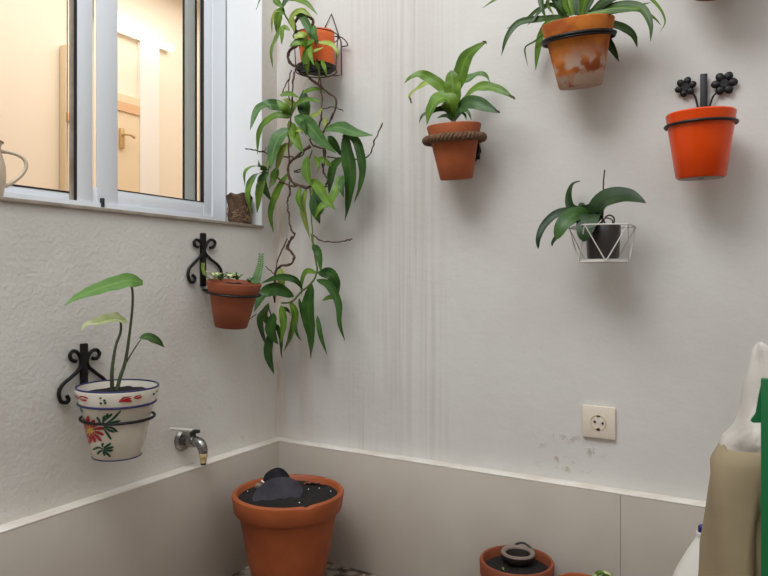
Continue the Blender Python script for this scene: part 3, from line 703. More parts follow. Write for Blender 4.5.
# --- G: orchid in white wire basket
c6 = crop(500, 150, 3.84)
dG = .095
def cG(x, y, d=dG): return PY(*c6(x, y), -d)
mG = mpp(PY(604, 240, -dG)) / 3.84
bb = PY(603, 262, -dG)
G = thing('potted_orchid', 'orchid with broad dark leaves in a small dark pot inside a white wire basket', 'potted plant', bb + V((0, 0, .008)))
pr = plain_profile(.036, .040, .078, .002)
MB().lathe(pr, 48).build('pot', 'darkpot', G); soil(G, .036, .066)
LG = [([(372,280,.10),(368,235,.11),(410,190,.12),(480,178,.13),(530,190,.14),(560,204,.145)], 96, dict(shape='lance', fold=.2, nrm=(0, -.8, .6))),
 ([(350,290,.095),(320,245,.10),(270,235,.115),(215,248,.13),(170,290,.14),(148,340,.15),(147,380,.15)], 34, dict(shape='oval', fold=.3)),
 ([(350,290,.09),(310,240,.075),(275,222,.06),(266,180,.05),(278,135,.045),(308,118,.04)], 36, dict(shape='oval', fold=.3, tw2=40)),
 ([(350,290,.10),(310,250,.13),(275,255,.15),(240,290,.165),(215,345,.17)], 66, dict(shape='oval', fold=.2)),
 ([(345,290,.1),(290,270,.12),(240,310,.14),(205,350,.145),(200,370,.145)], 24, dict(shape='oval')),
 ([(360,270,.10),(350,250,.13),(335,280,.15),(325,320,.16),(322,352,.16)], 78, dict(shape='oval', fold=.15)),
 ([(355,285,.10),(335,240,.11),(318,215,.115),(322,203,.115)], 60, dict(shape='oval', fold=.2))]
for i, (pts, wd, k) in enumerate(LG): leaf_part(G, [cG(*p) for p in pts], wd * mG, 'orch' if i != 3 else 'leafd', thick=.0012, **k)
MB().tube([cG(392, 290, .1), cG(397, 200, .1), cG(397, 130, .1), cG(402, 76, .1)], [.0022, .002, .0018, .0016], 6).build('flower_spike', 'stem', G, world=True)
MB().tube([cG(405, 290, .11), cG(400, 265, .12), cG(420, 250, .125), cG(438, 262, .125), cG(436, 290, .12)], .0018, 6).tube([cG(380, 285, .12), cG(405, 262, .13), cG(430, 268, .13), cG(432, 290, .13)], .0016, 6).build('aerial_root', 'stem', G, world=True)
bk = thing('wire_basket', 'white geometric wire basket on the back wall carrying the orchid pot', 'basket', bb)
tr = .080; br = .058; zt_ = PY(603, 226.5, -dG).z; n = 5
def gp(k, r, z): a = 2*PI*k/n + .62; return V((bb.x + math.cos(a)*r, -dG + math.sin(a)*r, z))
T = [gp(k, tr, zt_) for k in range(n)]; Bt = [gp(k + .5, br, bb.z) for k in range(n)]
mb = MB()
for k in range(n): mb.tube([T[k], T[(k+1) % n]], .0017, 6, 0)
mb.build('top_wire', 'wwire', bk, world=True)
mb = MB()
for k in range(n): mb.tube([Bt[k], Bt[(k+1) % n]], .0017, 6, 0)
mb.build('bottom_wire', 'wwire', bk, world=True)
for k in range(n):
    mb = MB(); mb.tube([T[k], Bt[k]], .0015, 6, 0); mb.tube([Bt[k], T[(k+1) % n]], .0015, 6, 0); mb.build('side_wire', 'wwire', bk, world=True)
mb = MB(); mb.add([p + V((0,0,-.001)) for p in Bt] + [p + V((0,0,.006)) for p in Bt], [tuple(range(n)), tuple(range(n, 2*n))] + [(k, (k+1) % n, n+(k+1) % n, n+k) for k in range(n)]); mb.build('base_plate', 'wwire', bk, world=True)
MB().tube([T[1], (T[1].x, -.004, T[1].z)], .0017, 6, 0).build('wall_hook', 'wwire', bk, world=True)
MB().tube([T[2], (T[2].x, -.004, T[2].z)], .0017, 6, 0).build('wall_hook', 'wwire', bk, world=True)

# --- C: trailing plant in an orange pot near the corner
RC = PY(316, 32.5, -.088); hC = .110; axC = V((0, -.1, 1)).normalized()
Cc = pot_thing('trailing_houseplant', 'plain orange pot with a long trailing plant hanging down beside the corner', RC, axC, hC, 'potted plant')
MB().lathe(plain_profile(.049, .056, hC), 48).build('pot', 'orange', Cc); soil(Cc, .05, hC - .015)
def PC(u, v, d):
    p = PY(u, v, -d)
    if p.x < .035: p = PX(u, v, .035 + max(0, d - .06) * .35)
    return p
k6 = crop(240, 0, 6.4); k3 = crop(236, 70, 5.12); k4 = crop(236, 150, 5.12); k5 = crop(236, 235, 3.97)
LEAVES = {
'6': (k6, 6.4, [
 ([(275,65),(235,72),(208,130),(205,210)], 26, 'y'), ([(285,90),(262,76),(245,140),(238,225)], 58, 'l'), ([(320,195),(275,178),(230,255),(203,330),(210,435)], 42, 'l'),
 ([(290,170),(272,190),(270,240),(266,285)], 28, 'l'), ([(272,50),(240,15),(200,-35)], 34, 'l'), ([(272,60),(295,10),(335,-40)], 42, 'd'), ([(285,0),(350,-10),(430,25),(497,95)], 34, 'l'),
 ([(280,-30),(200,-60),(140,-20),(103,62)], 20, 'd'), ([(350,200),(335,110),(395,68),(462,110)], 38, 'y'), ([(350,90),(400,110),(450,200),(470,245),(525,285)], 42, 'b'),
 ([(430,300),(390,270),(340,282),(318,300)], 44, 'l'), ([(430,250),(400,225),(360,235),(345,260)], 40, 'y'), ([(450,290),(425,350),(428,420),(435,490)], 50, 'l'), ([(455,290),(452,350),(475,420)], 28, 'l'), ([(500,270),(580,282),(622,330),(626,385)], 26, 'y'),
 ([(480,390),(505,440),(515,512)], 26, 'l'), ([(520,380),(545,440),(560,500)], 22, 'l'), ([(400,300),(470,260),(510,230)], 34, 'l'), ([(380,220),(410,260),(460,300)], 40, 'l'), ([(470,160),(480,220),(490,300)],34,'b'), ([(440,500),(425,520),(415,540)], 12, 'y'), ([(460,330),(500,320),(540,300)], 26, 'y')]),
'3': (k3, 5.12, [
 ([(285,235),(245,192),(170,178),(110,205),(72,308)], 48, 'b'), ([(282,245),(210,232),(145,275),(118,330),(110,432)], 38, 'l'), ([(285,235),(250,195),(208,155)], 42, 'l'), ([(285,225),(320,170),(385,152),(438,168)], 30, 'l'),
 ([(362,250),(350,180),(345,102)], 62, 'd'), ([(340,118),(385,100),(425,100),(458,118)], 24, 'l'), ([(225,128),(275,122),(325,142)], 24, 'l'), ([(300,238),(370,280),(440,360),(512,425)], 66, 'b'),
 ([(285,305),(225,340),(190,420),(178,505)], 66, 'b'), ([(285,380),(240,410),(205,520)], 42, 'y'), ([(285,270),(305,350),(345,425)], 48, 'l'), ([(375,235),(420,225),(445,188)], 22, 'y'),
 ([(455,305),(530,295),(620,325),(702,335)], 52, 'b'), ([(490,290),(555,275),(612,312)], 22, 'd'), ([(470,340),(500,370),(545,445)], 38, 'd'), ([(275,240),(300,190),(270,160),(240,150)], 30, 'y'), ([(285,300),(330,310),(345,330)], 26, 'y'), ([(460,300),(455,260),(450,240)], 20, 'y'),
 ([(270,260),(290,330),(280,400)], 36, 'l'), ([(340,250),(350,290),(360,340)], 30, 'd'),
 ([(545,340),(560,345),(572,430),(590,545),(575,690),(558,772)], 68, 'd'), ([(560,330),(620,370),(650,500),(635,600),(605,680)], 42, 'd')]),
'4': (k4, 5.12, [
 ([(165,105),(105,82),(48,110),(45,185)], 22, 'l'), ([(160,105),(125,85),(115,52)], 26, 'l'), ([(155,110),(95,135),(62,220),(82,335)], 36, 'l'), ([(145,120),(125,200),(108,322)], 46, 'l'), ([(165,110),(135,160),(180,262)], 46, 'b'),
 ([(210,90),(195,145),(165,205)], 50, 'l'), ([(265,120),(215,210),(178,320),(192,425)], 38, 'l'), ([(365,30),(362,110),(385,185)], 50, 'l'), ([(330,190),(322,250),(350,325)], 30, 'l'), ([(362,195),(345,300),(378,452)], 38, 'y'),
 ([(385,150),(430,200),(460,250),(512,308)], 46, 'l'), ([(410,205),(408,300),(430,378)], 56, 'd'), ([(545,40),(500,95),(475,225)], 54, 'd'), ([(530,130),(515,200),(475,270),(435,290),(400,352)], 42, 'l'), ([(545,130),(540,190),(552,245)], 32, 'd'),
 ([(455,185),(400,200),(382,305)], 22, 'y'), ([(430,270),(440,310),(400,350)], 22, 'l'), ([(420,40),(460,60),(500,90)], 26, 'l'), ([(400,30),(425,80),(412,118)], 22, 'l'), ([(395,190),(440,250),(485,290)], 34, 'd'), ([(150,100),(170,50),(180,0)], 26, 'y')]),
'5': (k5, 3.97, [
 ([(302,42),(328,70),(338,150)], 30, 'd'), ([(322,150),(280,145),(262,190),(262,245)], 24, 'l'), ([(325,150),(375,155),(402,195),(405,245)], 46, 'd'), ([(320,178),(370,200),(408,270),(412,350),(433,422)], 34, 'd'), ([(402,248),(370,248),(342,260)], 20, 'l'),
 ([(302,195),(288,290),(300,400),(297,492)], 62, 'd'), ([(322,320),(338,400),(362,475)], 24, 'd'), ([(250,250),(262,300),(270,362)], 20, 'd'), ([(215,262),(238,320),(218,400),(190,462)], 42, 'l'), ([(232,340),(242,390),(260,422)], 14, 'd'),
 ([(265,215),(235,178),(170,168),(98,192)], 28, 'd'), ([(178,130),(182,180),(190,235)], 40, 'y'), ([(230,245),(165,215),(110,235),(72,305)], 52, 'd'), ([(125,280),(98,340),(125,455)], 38, 'd'), ([(148,310),(142,380),(168,435)], 56, 'd'), ([(140,380),(130,470),(150,552)], 42, 'd'),
 ([(178,280),(192,350),(178,430)], 40, 'l'), ([(130,270),(115,320),(140,375)], 28, 'l'), ([(185,285),(205,300),(222,322)], 18, 'd'), ([(155,350),(180,400),(180,490)], 30, 'd')]),
}
random.seed(21)
MATS = {'l': 'leaf', 'd': 'leafd', 'b': 'leafb', 'y': 'leafy'}
SD = {'6': .16, '3': .11, '4': .105, '5': .10}
for key, (k, sc, lv) in LEAVES.items():
    for pts, wd, m in lv:
        d0 = SD[key]; dt = random.uniform(-.045, .055); n = len(pts)
        P = [PC(*k(x, y), d0 + dt * (i / (n - 1)) + .01 * math.sin(PI * i / (n - 1))) for i, (x, y) in enumerate(pts)]
        leaf_part(Cc, P, {'6': 1.25, '3': 1.2, '4': 1.2, '5': 1.02}[key] * wd * mpp(P[0]) / sc, MATS[m], fold=.22, twist=random.uniform(-12, 12), tw2=random.uniform(-22, 22), wav=.06)
STEMS = [('g', k6, .13, [(365,225),(320,150),(285,90),(270,50),(290,-30)], .0028), ('b', k6, .14, [(365,215),(350,160),(370,115),(430,105),(468,135),(460,190)], .004), ('b', k6, .13, [(370,430),(320,400),(308,350),(330,310),(370,290),(400,240)], .0042),
 ('b', k6, .12, [(400,230),(440,330),(500,400),(505,560)], .002), ('b', k6, .11, [(355,440),(430,490),(500,540),(545,580)], .0034),
 ('b', k3, .11, [(370,40),(440,90),(510,150),(495,230),(462,295),(430,340)], .003), ('b', k3, .11, [(428,40),(440,130),(438,220),(425,290),(380,350),(400,390),(455,410),(450,500)], .0022), ('b', k3, .1, [(285,0),(268,50),(240,110),(235,140)], .0016), ('b', k3, .1, [(275,20),(270,90),(272,160)], .0016), ('b', k3, .12, [(298,10),(288,100),(285,200),(272,330),(270,480)], .0024),
 ('b', k3, .1, [(445,200),(500,190),(550,210)], .0015), ('b', k3, .1, [(470,445),(560,455),(640,455),(685,430),(715,350),(752,270)], .0018), ('b', k3, .1, [(52,405),(100,410),(170,428),(270,445),(330,440),(380,380)], .0018), ('b', k3, .1, [(120,415),(145,412),(158,395)], .0012),
 ('b', k4, .11, [(380,-20),(290,50),(265,100),(285,160),(340,188),(400,190),(465,185)], .0038), ('b', k4, .11, [(215,145),(250,170),(310,190)], .0026), ('b', k4, .1, [(270,160),(275,220),(262,270),(272,340),(280,400),(300,435),(270,470),(255,510)], .0024), ('b', k4, .1, [(450,0),(445,100),(470,150),(460,185)], .0026), ('b', k4, .1, [(330,110),(300,110),(340,95),(370,60),(390,0)], .0024),
 ('g', k4, .1, [(378,180),(385,330),(392,420),(395,470)], .002), ('b', k4, .09, [(392,430),(440,465),(510,470),(560,465),(596,455)], .0018), ('g', k4, .11, [(165,105),(185,40),(215,-30)], .0022), ('g', k4, .1, [(390,450),(400,490),(405,510)], .0016),
 ('b', k5, .1, [(225,5),(205,50),(232,85),(215,115),(178,125),(155,155),(155,270)], .0036), ('b', k5, .1, [(205,15),(170,90),(155,150)], .0018), ('b', k5, .09, [(118,125),(140,145),(155,160)], .0012), ('b', k5, .1, [(80,312),(60,330),(45,345)], .0012),
 ('g', k5, .1, [(300,-5),(305,30),(315,90),(322,145),(300,190),(260,225),(220,265),(180,270)], .003), ('b', k5, .1, [(130,280),(140,340)], .0016)]
for col, k, d, pts, r in STEMS:
    P = catmull([PC(*k(x, y), d) for x, y in pts], 5); P = [p + V((random.uniform(-1, 1), random.uniform(-1, 1), random.uniform(-1, 1))) * (.0016 if col == 'b' else .0005) for p in P]; MB().tube(P, [r * (random.uniform(.8, 1.35) if col == 'b' else 1) for _ in P[:-1]] + [r * .6], 7, 3).build('stem', 'stem' if col == 'b' else 'gstem', Cc, world=True, sharp=80)
# its wire holder
hb = thing('wire_plant_holder', 'dark bent wire holder with pointed hanger carrying the plain orange pot', 'plant holder', PY(316, 74, -.088))
zr = PY(316, 37, -.088).z; z0 = RC.z - hC - .006; cx = RC.x
mb = MB(); mb.ring((cx, -.088, zr), (0, -.0, 1), .068, .0018, 40, 6); mb.build('ring', 'wire', hb, world=True)
mb = MB(); mb.ring((cx, -.088, z0), (0, 0, 1), .062, .0018, 40, 6); mb.tube([(cx-.062, -.088, z0), (cx+.062, -.088, z0)], .0018, 6, 0); mb.tube([(cx, -.15, z0), (cx, -.026, z0)], .0018, 6, 0); mb.build('base_ring', 'wire', hb, world=True)
for a in (.3, 1.9, 3.5, 5.1):
    MB().tube([(cx + .068*math.cos(a), -.088 + .068*math.sin(a), zr), (cx + .062*math.cos(a), -.088 + .062*math.sin(a), z0)], .0016, 6, 0).build('upright_wire', 'wire', hb, world=True)
ap = PY(331.5, 14, -.004)
MB().tube([PY(325, 27, -.01) + V((0, 0, -.03)), PY(325, 27, -.004), ap, PY(341, 42, -.004), PY(341.5, 75, -.006), PY(334, 76, -.03)], .0019, 6, 0).build('hanger_wire', 'wire', hb, world=True)
MB().tube([PY(334, 36.5, -.05), PY(342, 37.5, -.03), PY(348, 45, -.02), PY(342, 46.5, -.006)], .0019, 6, 3).build('side_loop', 'wire', hb, world=True)
MB().lathe([(.0005, -.002), (.05, -.002), (.06, .005), (.061, .008), (.057, .008), (.05, .001), (.0005, .001)], 40, mat=Matrix.Translation((cx, -.088, z0 + .0035))).build('drip_saucer', 'blackplastic', hb, world=True)

# --- H: big terracotta pot in the corner
tH = 1.795; dH = ray(288.5, 490); RH = CAM + dH * tH; hH = RH.z
Hh = pot_thing('terracotta_flowerpot', 'large terracotta flowerpot standing on the floor in the corner, dark leaves lying on its soil', RH, (0, 0, 1), hH)
def chip(a, k, r, z):
    if 9 <= k <= 13 and z > hH - .008:
        d = (a - math.radians(-33)); d = (d + PI) % (2*PI) - PI
        z -= .005 * math.exp(-(d / .05) ** 2)
    return r, z
rH = .152
prof = [(.012, .012), (.012, 0), (.082, 0), (.086, .004), (.112, .12), (.132, hH - .058), (.1345, hH - .054), (.142, hH - .052), (.146, hH - .046), (rH, hH - .008), (rH - .001, hH - .003), (rH - .005, hH), (rH - .011, hH), (rH - .015, hH - .004), (.128, hH - .06), (.078, .012), (.012, .012)]
MB().lathe(prof, 96, wob=chip).build('pot', 'terrag', Hh); soil(Hh, .1345, hH - .013, bumpy=.004)
base = V((Hh.location.x, Hh.location.y, 0))
kh = crop(225, 460, 4.97)
def cH(x, y, z): return PZ(*kh(x, y), z)
zs = hH - .013
def tl_(name, label, pts, w, rise, m='blackleaf', sh='oval'):
    P = [cH(x, y, z) for x, y, z in pts]
    mb = MB().leaf(P, w, shape=sh, nrm=(.5, -.85, .75), fold=.08, thick=.0015)
    o = mb.build(name, m, loc=P[0]); tag(o, label, 'leaf'); return o
tl_('withered_leaf', 'black withered leaf lying in front on the soil of the corner pot', [(135,195,zs+.006),(200,180,zs+.012),(270,160,zs+.016),(340,150,zs+.02),(388,150,zs+.016)], .082, 0, m='blackleaf2')
tl_('withered_leaf', 'black curled withered leaf standing behind the flat one in the corner pot', [(195,120,zs+.008),(225,95,zs+.022),(270,85,zs+.028),(325,95,zs+.014)], .055, 0)
p = cH(165, 130, zs + .01); tag(MB().sphere(p, .011, 12, 8, (1, .9, .8), jit=.08).build('pebble', 'stone', loc=p), 'small tan pebble on the soil of the corner pot', 'stone')
p = cH(198, 112, zs + .013); tag(MB().tube([p + V((-.012, 0, .004)), p + V((.0, -.004, .001)), p + V((.012, -.006, -.005))], .0022, 8).build('plant_tag', 'white', loc=p), 'thin white curled tag between pebble and dark leaf in the corner pot', 'plant tag')
random.seed(5)
for (x, y, wl) in ((415,145,'right of the withered leaves'),(468,140,'right of the middle, beside the dry leaf'),(370,212,'at the front, below the flat black leaf'),(525,155,'at the far right by the rim'),(112,155,'at the far left by the rim')):
    p = cH(x, y, zs + .004); tag(MB().sphere(p, .0017, 8, 6, jit=.1).build('perlite_grain', 'white', loc=p), 'tiny white grain on the corner pot soil ' + wl, 'grain', 'white grains on the corner pot soil')
p = cH(445, 122, zs + .005); tag(MB().leaf([p + V((-.03,-.01,0)), p + V((0, 0, .006)), p + V((.03, .012, 0))], .024, nrm=(0, 0, 1), wav=.2).build('dry_leaf', 'terra2', loc=p), 'brown dry leaf at the back right of the corner pot soil', 'leaf')

# --- I, J small pots on the floor
tI = 1.61; RI = CAM + ray(516.6, 559.5) * tI; hI = RI.z
I_ = pot_thing('terracotta_flowerpot', 'brown glazed flowerpot on the floor below the socket with a dark cup set inside', RI, (0, 0, 1), hI)
MB().lathe([(.01, .01), (.01, 0), (.06, 0), (.063, .004), (.085, hI - .04), (.089, hI - .036), (.0905, hI - .004), (.088, hI), (.083, hI), (.081, hI - .004), (.077, hI - .05), (.056, .012), (.01, .01)], 64).build('pot', 'terra2', I_)
soil(I_, .0785, hI - .02, bumpy=.005)
pc = PZ(518, 556, hI + .0)
cpb = thing('plastic_cup', 'round dark nursery pot with greyish rim nested in the brown flowerpot', 'cup', (pc.x, pc.y, hI - .014))
MB().lathe([(.0005, 0), (.03, 0), (.042, .012), (.043, .022), (.039, .024), (.031, .021), (.027, .004), (.0005, .003)], 48).build('cup', 'darkpot', cpb)
MB().lathe([(.0425, .0215), (.0405, .0262), (.036, .0268), (.031, .0235), (.030, .020), (.0425, .0215)], 48).build('rim', 'ring', cpb)
MB().tube([(-.02, .036, .026), (-.004, .041, .032), (.014, .038, .03), (.034, .028, .02)], .003, 6).build('twig', 'darkpot', cpb)
p = PZ(500, 570, hI - .012); tag(MB().leaf([p, p + V((.006, 0, .006)), p + V((.012, -.004, .002))], .008, 3, nrm=(0, 0, 1)).build('seedling', 'leaf', loc=p), 'tiny green seedling on the soil at the front of the brown flowerpot', 'seedling')
tJ = 1.50; RJ = CAM + ray(580, 583) * tJ; hJ = RJ.z
J_ = pot_thing('terracotta_flowerpot', 'terracotta flowerpot at the bottom edge, right of the brown one, green sprig at its rim', RJ, (0, 0, 1), hJ)
MB().lathe([(.01, .01), (.01, 0), (.034, 0), (.037, .004), (.05, hJ - .03), (.054, hJ - .026), (.056, hJ - .003), (.054, hJ), (.05, hJ), (.048, hJ - .004), (.045, hJ - .04), (.03, .01), (.01, .01)], 48).build('pot', 'terra', J_)
soil(J_, .046, hJ - .018)
for i, (u, v, L) in enumerate(((601, 572, .012), (606, 573, .014), (610, 575, .012), (598, 576, .012), (604, 577, .014))):
    p = CAM + ray(u, v) * 1.49; q = J_.location + V((.02, .01, hJ - .01)); leaf_part(J_, [q, q.lerp(p, .6) + V((0, 0, .008)), p, p + V((L, 0, -.004))], .011, 'leafp' if i % 2 else 'leaf', pet=.3, nrm=(0, -.4, 1))

# --- L: pot above the frame at the top right
RL = PY(716, -6, -.11); hL = .14; base = PY(716, -9, -.11)
L_ = thing('terracotta_flowerpot', 'brown flowerpot whose base just shows at the top right edge above the orange pot', 'plant pot', base)
MB().lathe(pot_profile(.055, .09, hL, .035), 48).build('pot', 'terra2', L_); soil(L_, .079, hL-.012)
bk = thing('wall_bracket', 'iron ring bracket of the pot at the top right edge', 'bracket', V((base.x, 0, base.z + .07)))
MB().ring((base.x, base.y, base.z + .1), (0, 0, 1), .086, .004, 48, 8).add([], []) if False else None
mb = MB(); mb.ring((base.x, base.y, base.z + .1), (0, 0, 1), .087, .004, 48, 8); mb.build('ring', 'iron', bk, world=True)
MB().tube([(base.x, base.y + .087, base.z + .1), (base.x, -.004, base.z + .1)], .004, 8, 0).build('arm', 'iron', bk, world=True)

# --- wall socket
oc = PY(599.3, 421.6, 0)
O = thing('power_socket', 'ivory square wall socket above the skirting tiles', 'socket', V((oc.x, 0, oc.z)))
MB().box((oc.x-.040, -.011, oc.z-.040), (oc.x+.040, -.0005, oc.z+.040), .003).build('cover_plate', 'socket', O, world=True)
MB().lathe([(.0195, 0.0), (.0195, .0012), (.018, .0018), (.0172, .0005), (.0168, -.008), (.0005, -.008)], 40, mat=Matrix.Translation((oc.x, -.011, oc.z)) @ Matrix.Rotation(PI/2, 4, 'X')).build('socket_well', 'socket2', O, world=True)
hl = MB()
for dx, dz in ((-.0085, .001), (.0105, -.001)): hl.lathe([(.0003, .0008), (.0028, .0008), (.003, 0), (.0003, -.0002)], 16, mat=Matrix.Translation((oc.x+dx, -.0125, oc.z+dz)) @ Matrix.Rotation(PI/2, 4, 'X'))
hl.build('pin_hole', 'hole', O, world=True)
MB().box((oc.x-.004, -.0132, oc.z+.0145), (oc.x+.004, -.011, oc.z+.0175), .0005).box((oc.x-.004, -.0132, oc.z-.020), (oc.x+.004, -.011, oc.z-.0145), .0005).build('earth_clip', 'hole', O, world=True)

# --- tap on the left wall
kt = crop(160, 410, 9.6)
def cT(x, y, dx): return PX(*kt(x, y), dx)
w0 = cT(215, 285, 0); Tt = thing('water_tap', 'small worn chrome garden tap on the left wall above the skirting', 'tap', w0)
RXm = Matrix.Translation(w0) @ Matrix.Rotation(PI/2, 4, 'Y')
MB().lathe([(.0005, .001), (.030, .001), (.0305, .005), (.025, .012), (.014, .012), (.0005, .012)], 32, mat=RXm).build('wall_flange', 'chrome', Tt, world=True)
bd = MB(); bd.lathe([(.0005, .01), (.013, .01), (.013, .028), (.016, .03), (.0165, .045), (.013, .05), (.0005, .051)], 24, mat=RXm)
z = w0.z
bd.tube([(.03, w0.y, z), (.052, w0.y, z + .002), (.070, w0.y, z - .004), (.078, w0.y, z - .018), (.079, w0.y, z - .028)], [.0135, .014, .014, .0125, .0115], 14, 5)
bd.build('tap_body', 'chrome', Tt, world=True)
MB().lathe([(.0005, 0), (.009, 0), (.0095, .014), (.0125, .016), (.0125, .024), (.0105, .026), (.0005, .026)], 20, mat=Matrix.Translation((.079, w0.y, z - .052))).build('hose_nozzle', 'nozzle', Tt, world=True)
MB().lathe([(.0045, 0), (.0075, 0), (.0075, .006), (.0045, .006), (.0045, 0)], 20, mat=Matrix.Translation((.079, w0.y, z - .0575))).build('nozzle_tip', 'darkmetal', Tt, world=True)
MB().lathe([(.0005, 0), (.008, 0), (.008, .012), (.0095, .013), (.0095, .018), (.0005, .019)], 16, mat=Matrix.Translation((.040, w0.y, z + .012))).box((.042, w0.y-.006, z+.024), (.06, w0.y+.008, z+.033), .002).build('valve_stem', 'darkmetal', Tt, world=True)
la, lb = V((.040, w0.y, z + .029)), cT(95, 178, .03)
MB().tube([la, la.lerp(lb, .3), lb], [.005, .0048, .0035], 8, 3).build('lever', 'wwire', Tt, world=True)

# --- root clump on the sill
p = V((-.052, -.122, sl)); cl = thing('root_clump', 'dried brown root ball standing on the window sill by the corner', 'root ball', p)
def wobc(a, k, r, z): 
    s_ = 1 + .06*math.sin(a*7+k*1.3) + .05*math.sin(a*3 + k*2.2); return (r*s_, z + (.003*math.sin(a*5+k) if k > 8 else 0))
MB().lathe([(.0005, 0), (.030, 0), (.034, .006), (.0345, .02), (.035, .035), (.0365, .05), (.036, .062), (.038, .075), (.040, .086), (.039, .093), (.036, .097), (.018, .095), (.0005, .094)], 48, wob=wobc).build('soil_ball', 'root', cl)
random.seed(9); fb = MB()
for k in range(26):
    a = random.uniform(0, 2*PI); z_ = random.uniform(.008, .085); P = []
    for i in range(5): P.append(V(((.037)*math.cos(a + i*.18), .037*math.sin(a + i*.18), z_ + i*random.uniform(-.003, .005))))
    fb.tube(P, .0007, 5, 3)
fb.build('root_fibres', 'fib', cl)

# --- pitcher on the sill at the left edge
hp_ = PX(0, 170, -.05); pz = sl
Q = thing('enamel_jug', 'beige jug on the window sill at the left edge, curved handle showing', 'jug', V((-.05, PX(-17, 170, -.05).y, pz)))
MB().lathe([(.0005, 0), (.034, 0), (.037, .004), (.043, .04), (.042, .07), (.034, .10), (.033, .112), (.037, .120), (.035, .121), (.031, .112), (.032, .10), (.040, .07), (.041, .04), (.034, .006), (.0005, .005)], 48).build('jug_body', 'kettle', Q)
MB().ring((0, 0, .1205), (0, 0, 1), .0365, .0018, 48, 6).add([], []) if False else None
mb = MB(); mb.ring((0, 0, .1205), (0, 0, 1), .0365, .002, 48, 6); mb.build('rim', 'kettle2', Q)
dq = V((.35, .93, 0)).normalized()
MB().tube([dq*.033 + V((0,0,.103)), dq*.055 + V((0,0,.102)), dq*.075 + V((0,0,.094)), dq*.082 + V((0,0,.078)), dq*.074 + V((0,0,.058)), dq*.055 + V((0,0,.038)), dq*.041 + V((0,0,.028))], .0042, 10, 5).build('handle', 'kettle', Q)

# --- right edge: sack, plastic bag, green post, canister
def slab_from_rows(rows, nseg=20):
    """closed ring sections (list of rings of equal length) skinned"""
    mb = MB(); n = len(rows[0]); vs = [p for r in rows for p in r]; fs = []
    for i in range(len(rows) - 1):
        for k in range(n): l = (k+1) % n; fs.append((i*n+k, i*n+l, (i+1)*n+l, (i+1)*n+k))
    mb.add(vs, fs); return mb
def sack_ring(cx, cy, hx, hy, z, seg=220, pw=3.2, tilt=0, jit=0, fz=None):
    out = []
    for i in range(seg):
        a = 2*PI*i/seg; ca, sa = math.cos(a), math.sin(a)
        x = cx + hx * abs(ca) ** (2/pw) * (1 if ca > 0 else -1); y = cy + hy * abs(sa) ** (2/pw) * (1 if sa > 0 else -1)
        zz = z + tilt * (x - cx) + (fz(a) if fz else 0); out.append(V((x + jit*math.sin(a*5 + z*20), y + jit*math.sin(a*4 + z*17), zz)))
    return out
SX, SY = 1.435, -.40
sack = thing('paper_sack', 'tall open beige sack standing at the right edge', 'sack', (SX, SY, 0))
rows = [sack_ring(SX-.010, SY, .04, .03, .002), sack_ring(SX-.010, SY, .135, .085, .003), sack_ring(SX-.010, SY, .148, .095, .03, jit=.002)]
for z_, cx_, hx_ in ((.12, -.006, .15), (.22, -.004, .150), (.32, .0, .149), (.40, .0, .145), (.47, .0, .138), (.52, .0, .135)): rows.append(sack_ring(SX+cx_, SY, hx_, .095, z_, jit=.004))
def groove(rr, amt):
    gx = PY(759.3, 500, SY - .095).x
    for p in rr:
        if p.y < SY - .03: p.y += amt * math.exp(-((p.x - gx) / .005) ** 2)
    return rr
rows = [groove(rr, .05 * min(1, max(0, (.50 - rr[0].z) / .06))) for rr in rows]
fz = lambda a: .012 * math.cos(a) - .004
rows += [sack_ring(SX, SY, .132, .092, .565, fz=fz), sack_ring(SX, SY, .122, .086, .585, fz=fz), sack_ring(SX+.002, SY, .112, .078, .592, fz=fz), sack_ring(SX+.002, SY, .108, .074, .585, fz=fz), sack_ring(SX, SY, .12, .08, .50), sack_ring(SX, SY, .13, .085, .30), sack_ring(SX, SY, .03, .02, .29)]
slab_from_rows(rows).build('sack_body', 'paper', sack, world=True, sharp=70)
bag = thing('plastic_bag', 'crumpled white plastic bag rising to a peak out of the beige sack', 'plastic bag', (SX+.0, SY + .03, .31))
def PS(u, v, y=SY+.05): return PY(u, v, y)
rowsb = []
lv = [(500, 722, 812), (446, 718, 808), (438, 721, 808), (427, 733, 806), (413, 737.5, 803), (398, 740, 798), (382, 743, 790), (367, 748, 782), (351, 752, 773), (345, 755, 768), (342, 758, 764)]
for i, (v, ua, ub) in enumerate(lv):
    rr = []; hh = .055 * (1 - i / 10) + .006
    q = PY((ua+ub)/2, v, SY + .02); wq = (PY(ub, v, SY + .02).x - PY(ua, v, SY + .02).x) / 2
    for k in range(24):
        a = 2*PI*k/24; yy = SY + .02 + hh * math.sin(a) * (1 + .25*math.sin(a*4 + i)) + .006*math.sin(i*1.7 + a*3) * abs(math.sin(a))
        rr.append(V((q.x + wq * math.cos(a) * (1 + .04 * math.sin(a*5 + i*2) * abs(math.sin(a))), yy, q.z)))
    rowsb.append(rr)
mb = slab_from_rows(rowsb); mb.f.append(tuple(len(mb.v) - 24 + k for k in range(24))); mb.mi.append(0)
mb.build('bag_body', 'plastic', bag, world=True, sharp=90)
gp0 = PY(766, 378, SY - .115)
gx0 = gp0.x
gr = thing('green_plastic_frame', 'dark green plastic frame standing in front of the sack at the right edge', 'frame', (gx0 + .02, SY - .12, 0))
MB().box((gx0 - .007, SY - .128, .0), (gx0 + .03, SY - .112, gp0.z), .002).build('post', 'green', gr, world=True)
a_ = PY(765, 381, SY - .118); b_ = PY(751, 421, SY - .118); c_p = PY(765, 421, SY - .118)
mb = MB(); tri = [a_, b_, b_.lerp(c_p, .12) , PY(757, 420, SY-.118), c_p, PY(760.5, 384, SY - .118)]
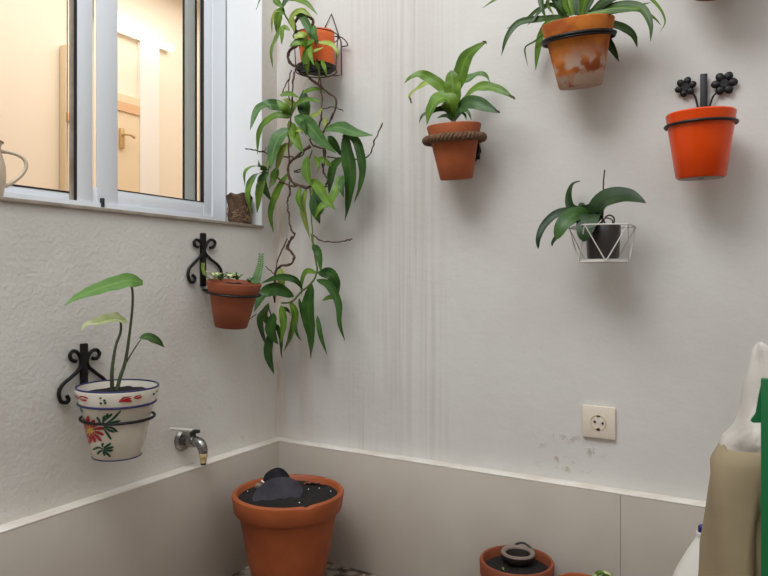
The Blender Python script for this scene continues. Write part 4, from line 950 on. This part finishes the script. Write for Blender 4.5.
tri = [PY(761, 384, SY-.118), PY(758, 398, SY-.118), PY(755.5, 413, SY-.118), PY(750.5, 420, SY-.118), PY(753, 422, SY-.118), PY(766, 422, SY-.118), PY(766, 380, SY-.118)]
m_ = len(tri); mb.add([p + V((0, -.006, 0)) for p in tri] + [p + V((0, .006, 0)) for p in tri], [tuple(range(m_)), tuple(range(m_, 2*m_))] + [(k, (k+1) % m_, m_+(k+1) % m_, m_+k) for k in range(m_)])
mb.build('corner_brace', 'green', gr, world=True)
pts = [PY(768, 478, SY-.12), PY(763, 500, SY-.12), PY(765.5, 530, SY-.12), PY(768, 560, SY-.12)]
MB().tube(pts, .004, 8).build('curved_brace', 'green', gr, world=True)
# canister
jc = V((1.275, -.215, 0)); cp = CAM + ray(701, 530) * 1.32
jc = V((cp.x + .004, cp.y, 0)); zc_ = cp.z
CN = thing('plastic_canister', 'white plastic canister with a blue cap partly hidden behind the sack', 'canister', jc)
MB().lathe([(.0005, 0), (.075, 0), (.08, .006), (.081, .12), (.078, .17), (.066, zc_ - .13), (.05, zc_ - .085), (.030, zc_ - .045), (.016, zc_ - .02), (.012, zc_ - .012), (.0115, zc_ - .004), (.0005, zc_ - .004)], 48).build('canister_body', 'bottle', CN)
MB().lathe([(.0005, zc_ - .004), (.0095, zc_ - .004), (.0095, zc_ + .008), (.008, zc_ + .0095), (.0005, zc_ + .0095)], 24).build('cap', 'cap', CN)
MB().lathe([(.0118, zc_ - .012), (.0135, zc_ - .011), (.0135, zc_ - .003), (.0118, zc_ - .002), (.0118, zc_ - .012)], 24).build('neck_ring', 'bottle', CN)

# small pieces sit one level deeper, under the part they belong to (their transforms stay the same)
def nest(root, child, part, which=0):
    ks = [o for o in root.children if o.name.split('.')[0] == part]
    for i, o in enumerate([o for o in root.children if o.name.split('.')[0] == child]):
        o.parent = ks[i % len(ks)] if which is None else ks[which]
bpy.context.view_layer.update()
for c_n in ('painted_flower', 'painted_flower_centre', 'painted_leaves', 'painted_tulip', 'blue_line'): nest(A, c_n, 'pot')
nest(F_, 'unglazed_base', 'pot'); nest(F_, 'drain_hole', 'pot'); nest(bF, 'flower_stem', 'iron_flower', None)
nest(Tt, 'nozzle_tip', 'hose_nozzle'); nest(Tt, 'lever', 'valve_stem')
nest(O, 'pin_hole', 'socket_well'); nest(O, 'earth_clip', 'socket_well')
nest(B, 'leaf_sprig', 'stem', None); nest(cpb, 'rim', 'cup'); nest(hb, 'side_loop', 'hanger_wire')
nest(Q, 'rim', 'jug_body'); nest(CN, 'neck_ring', 'canister_body')
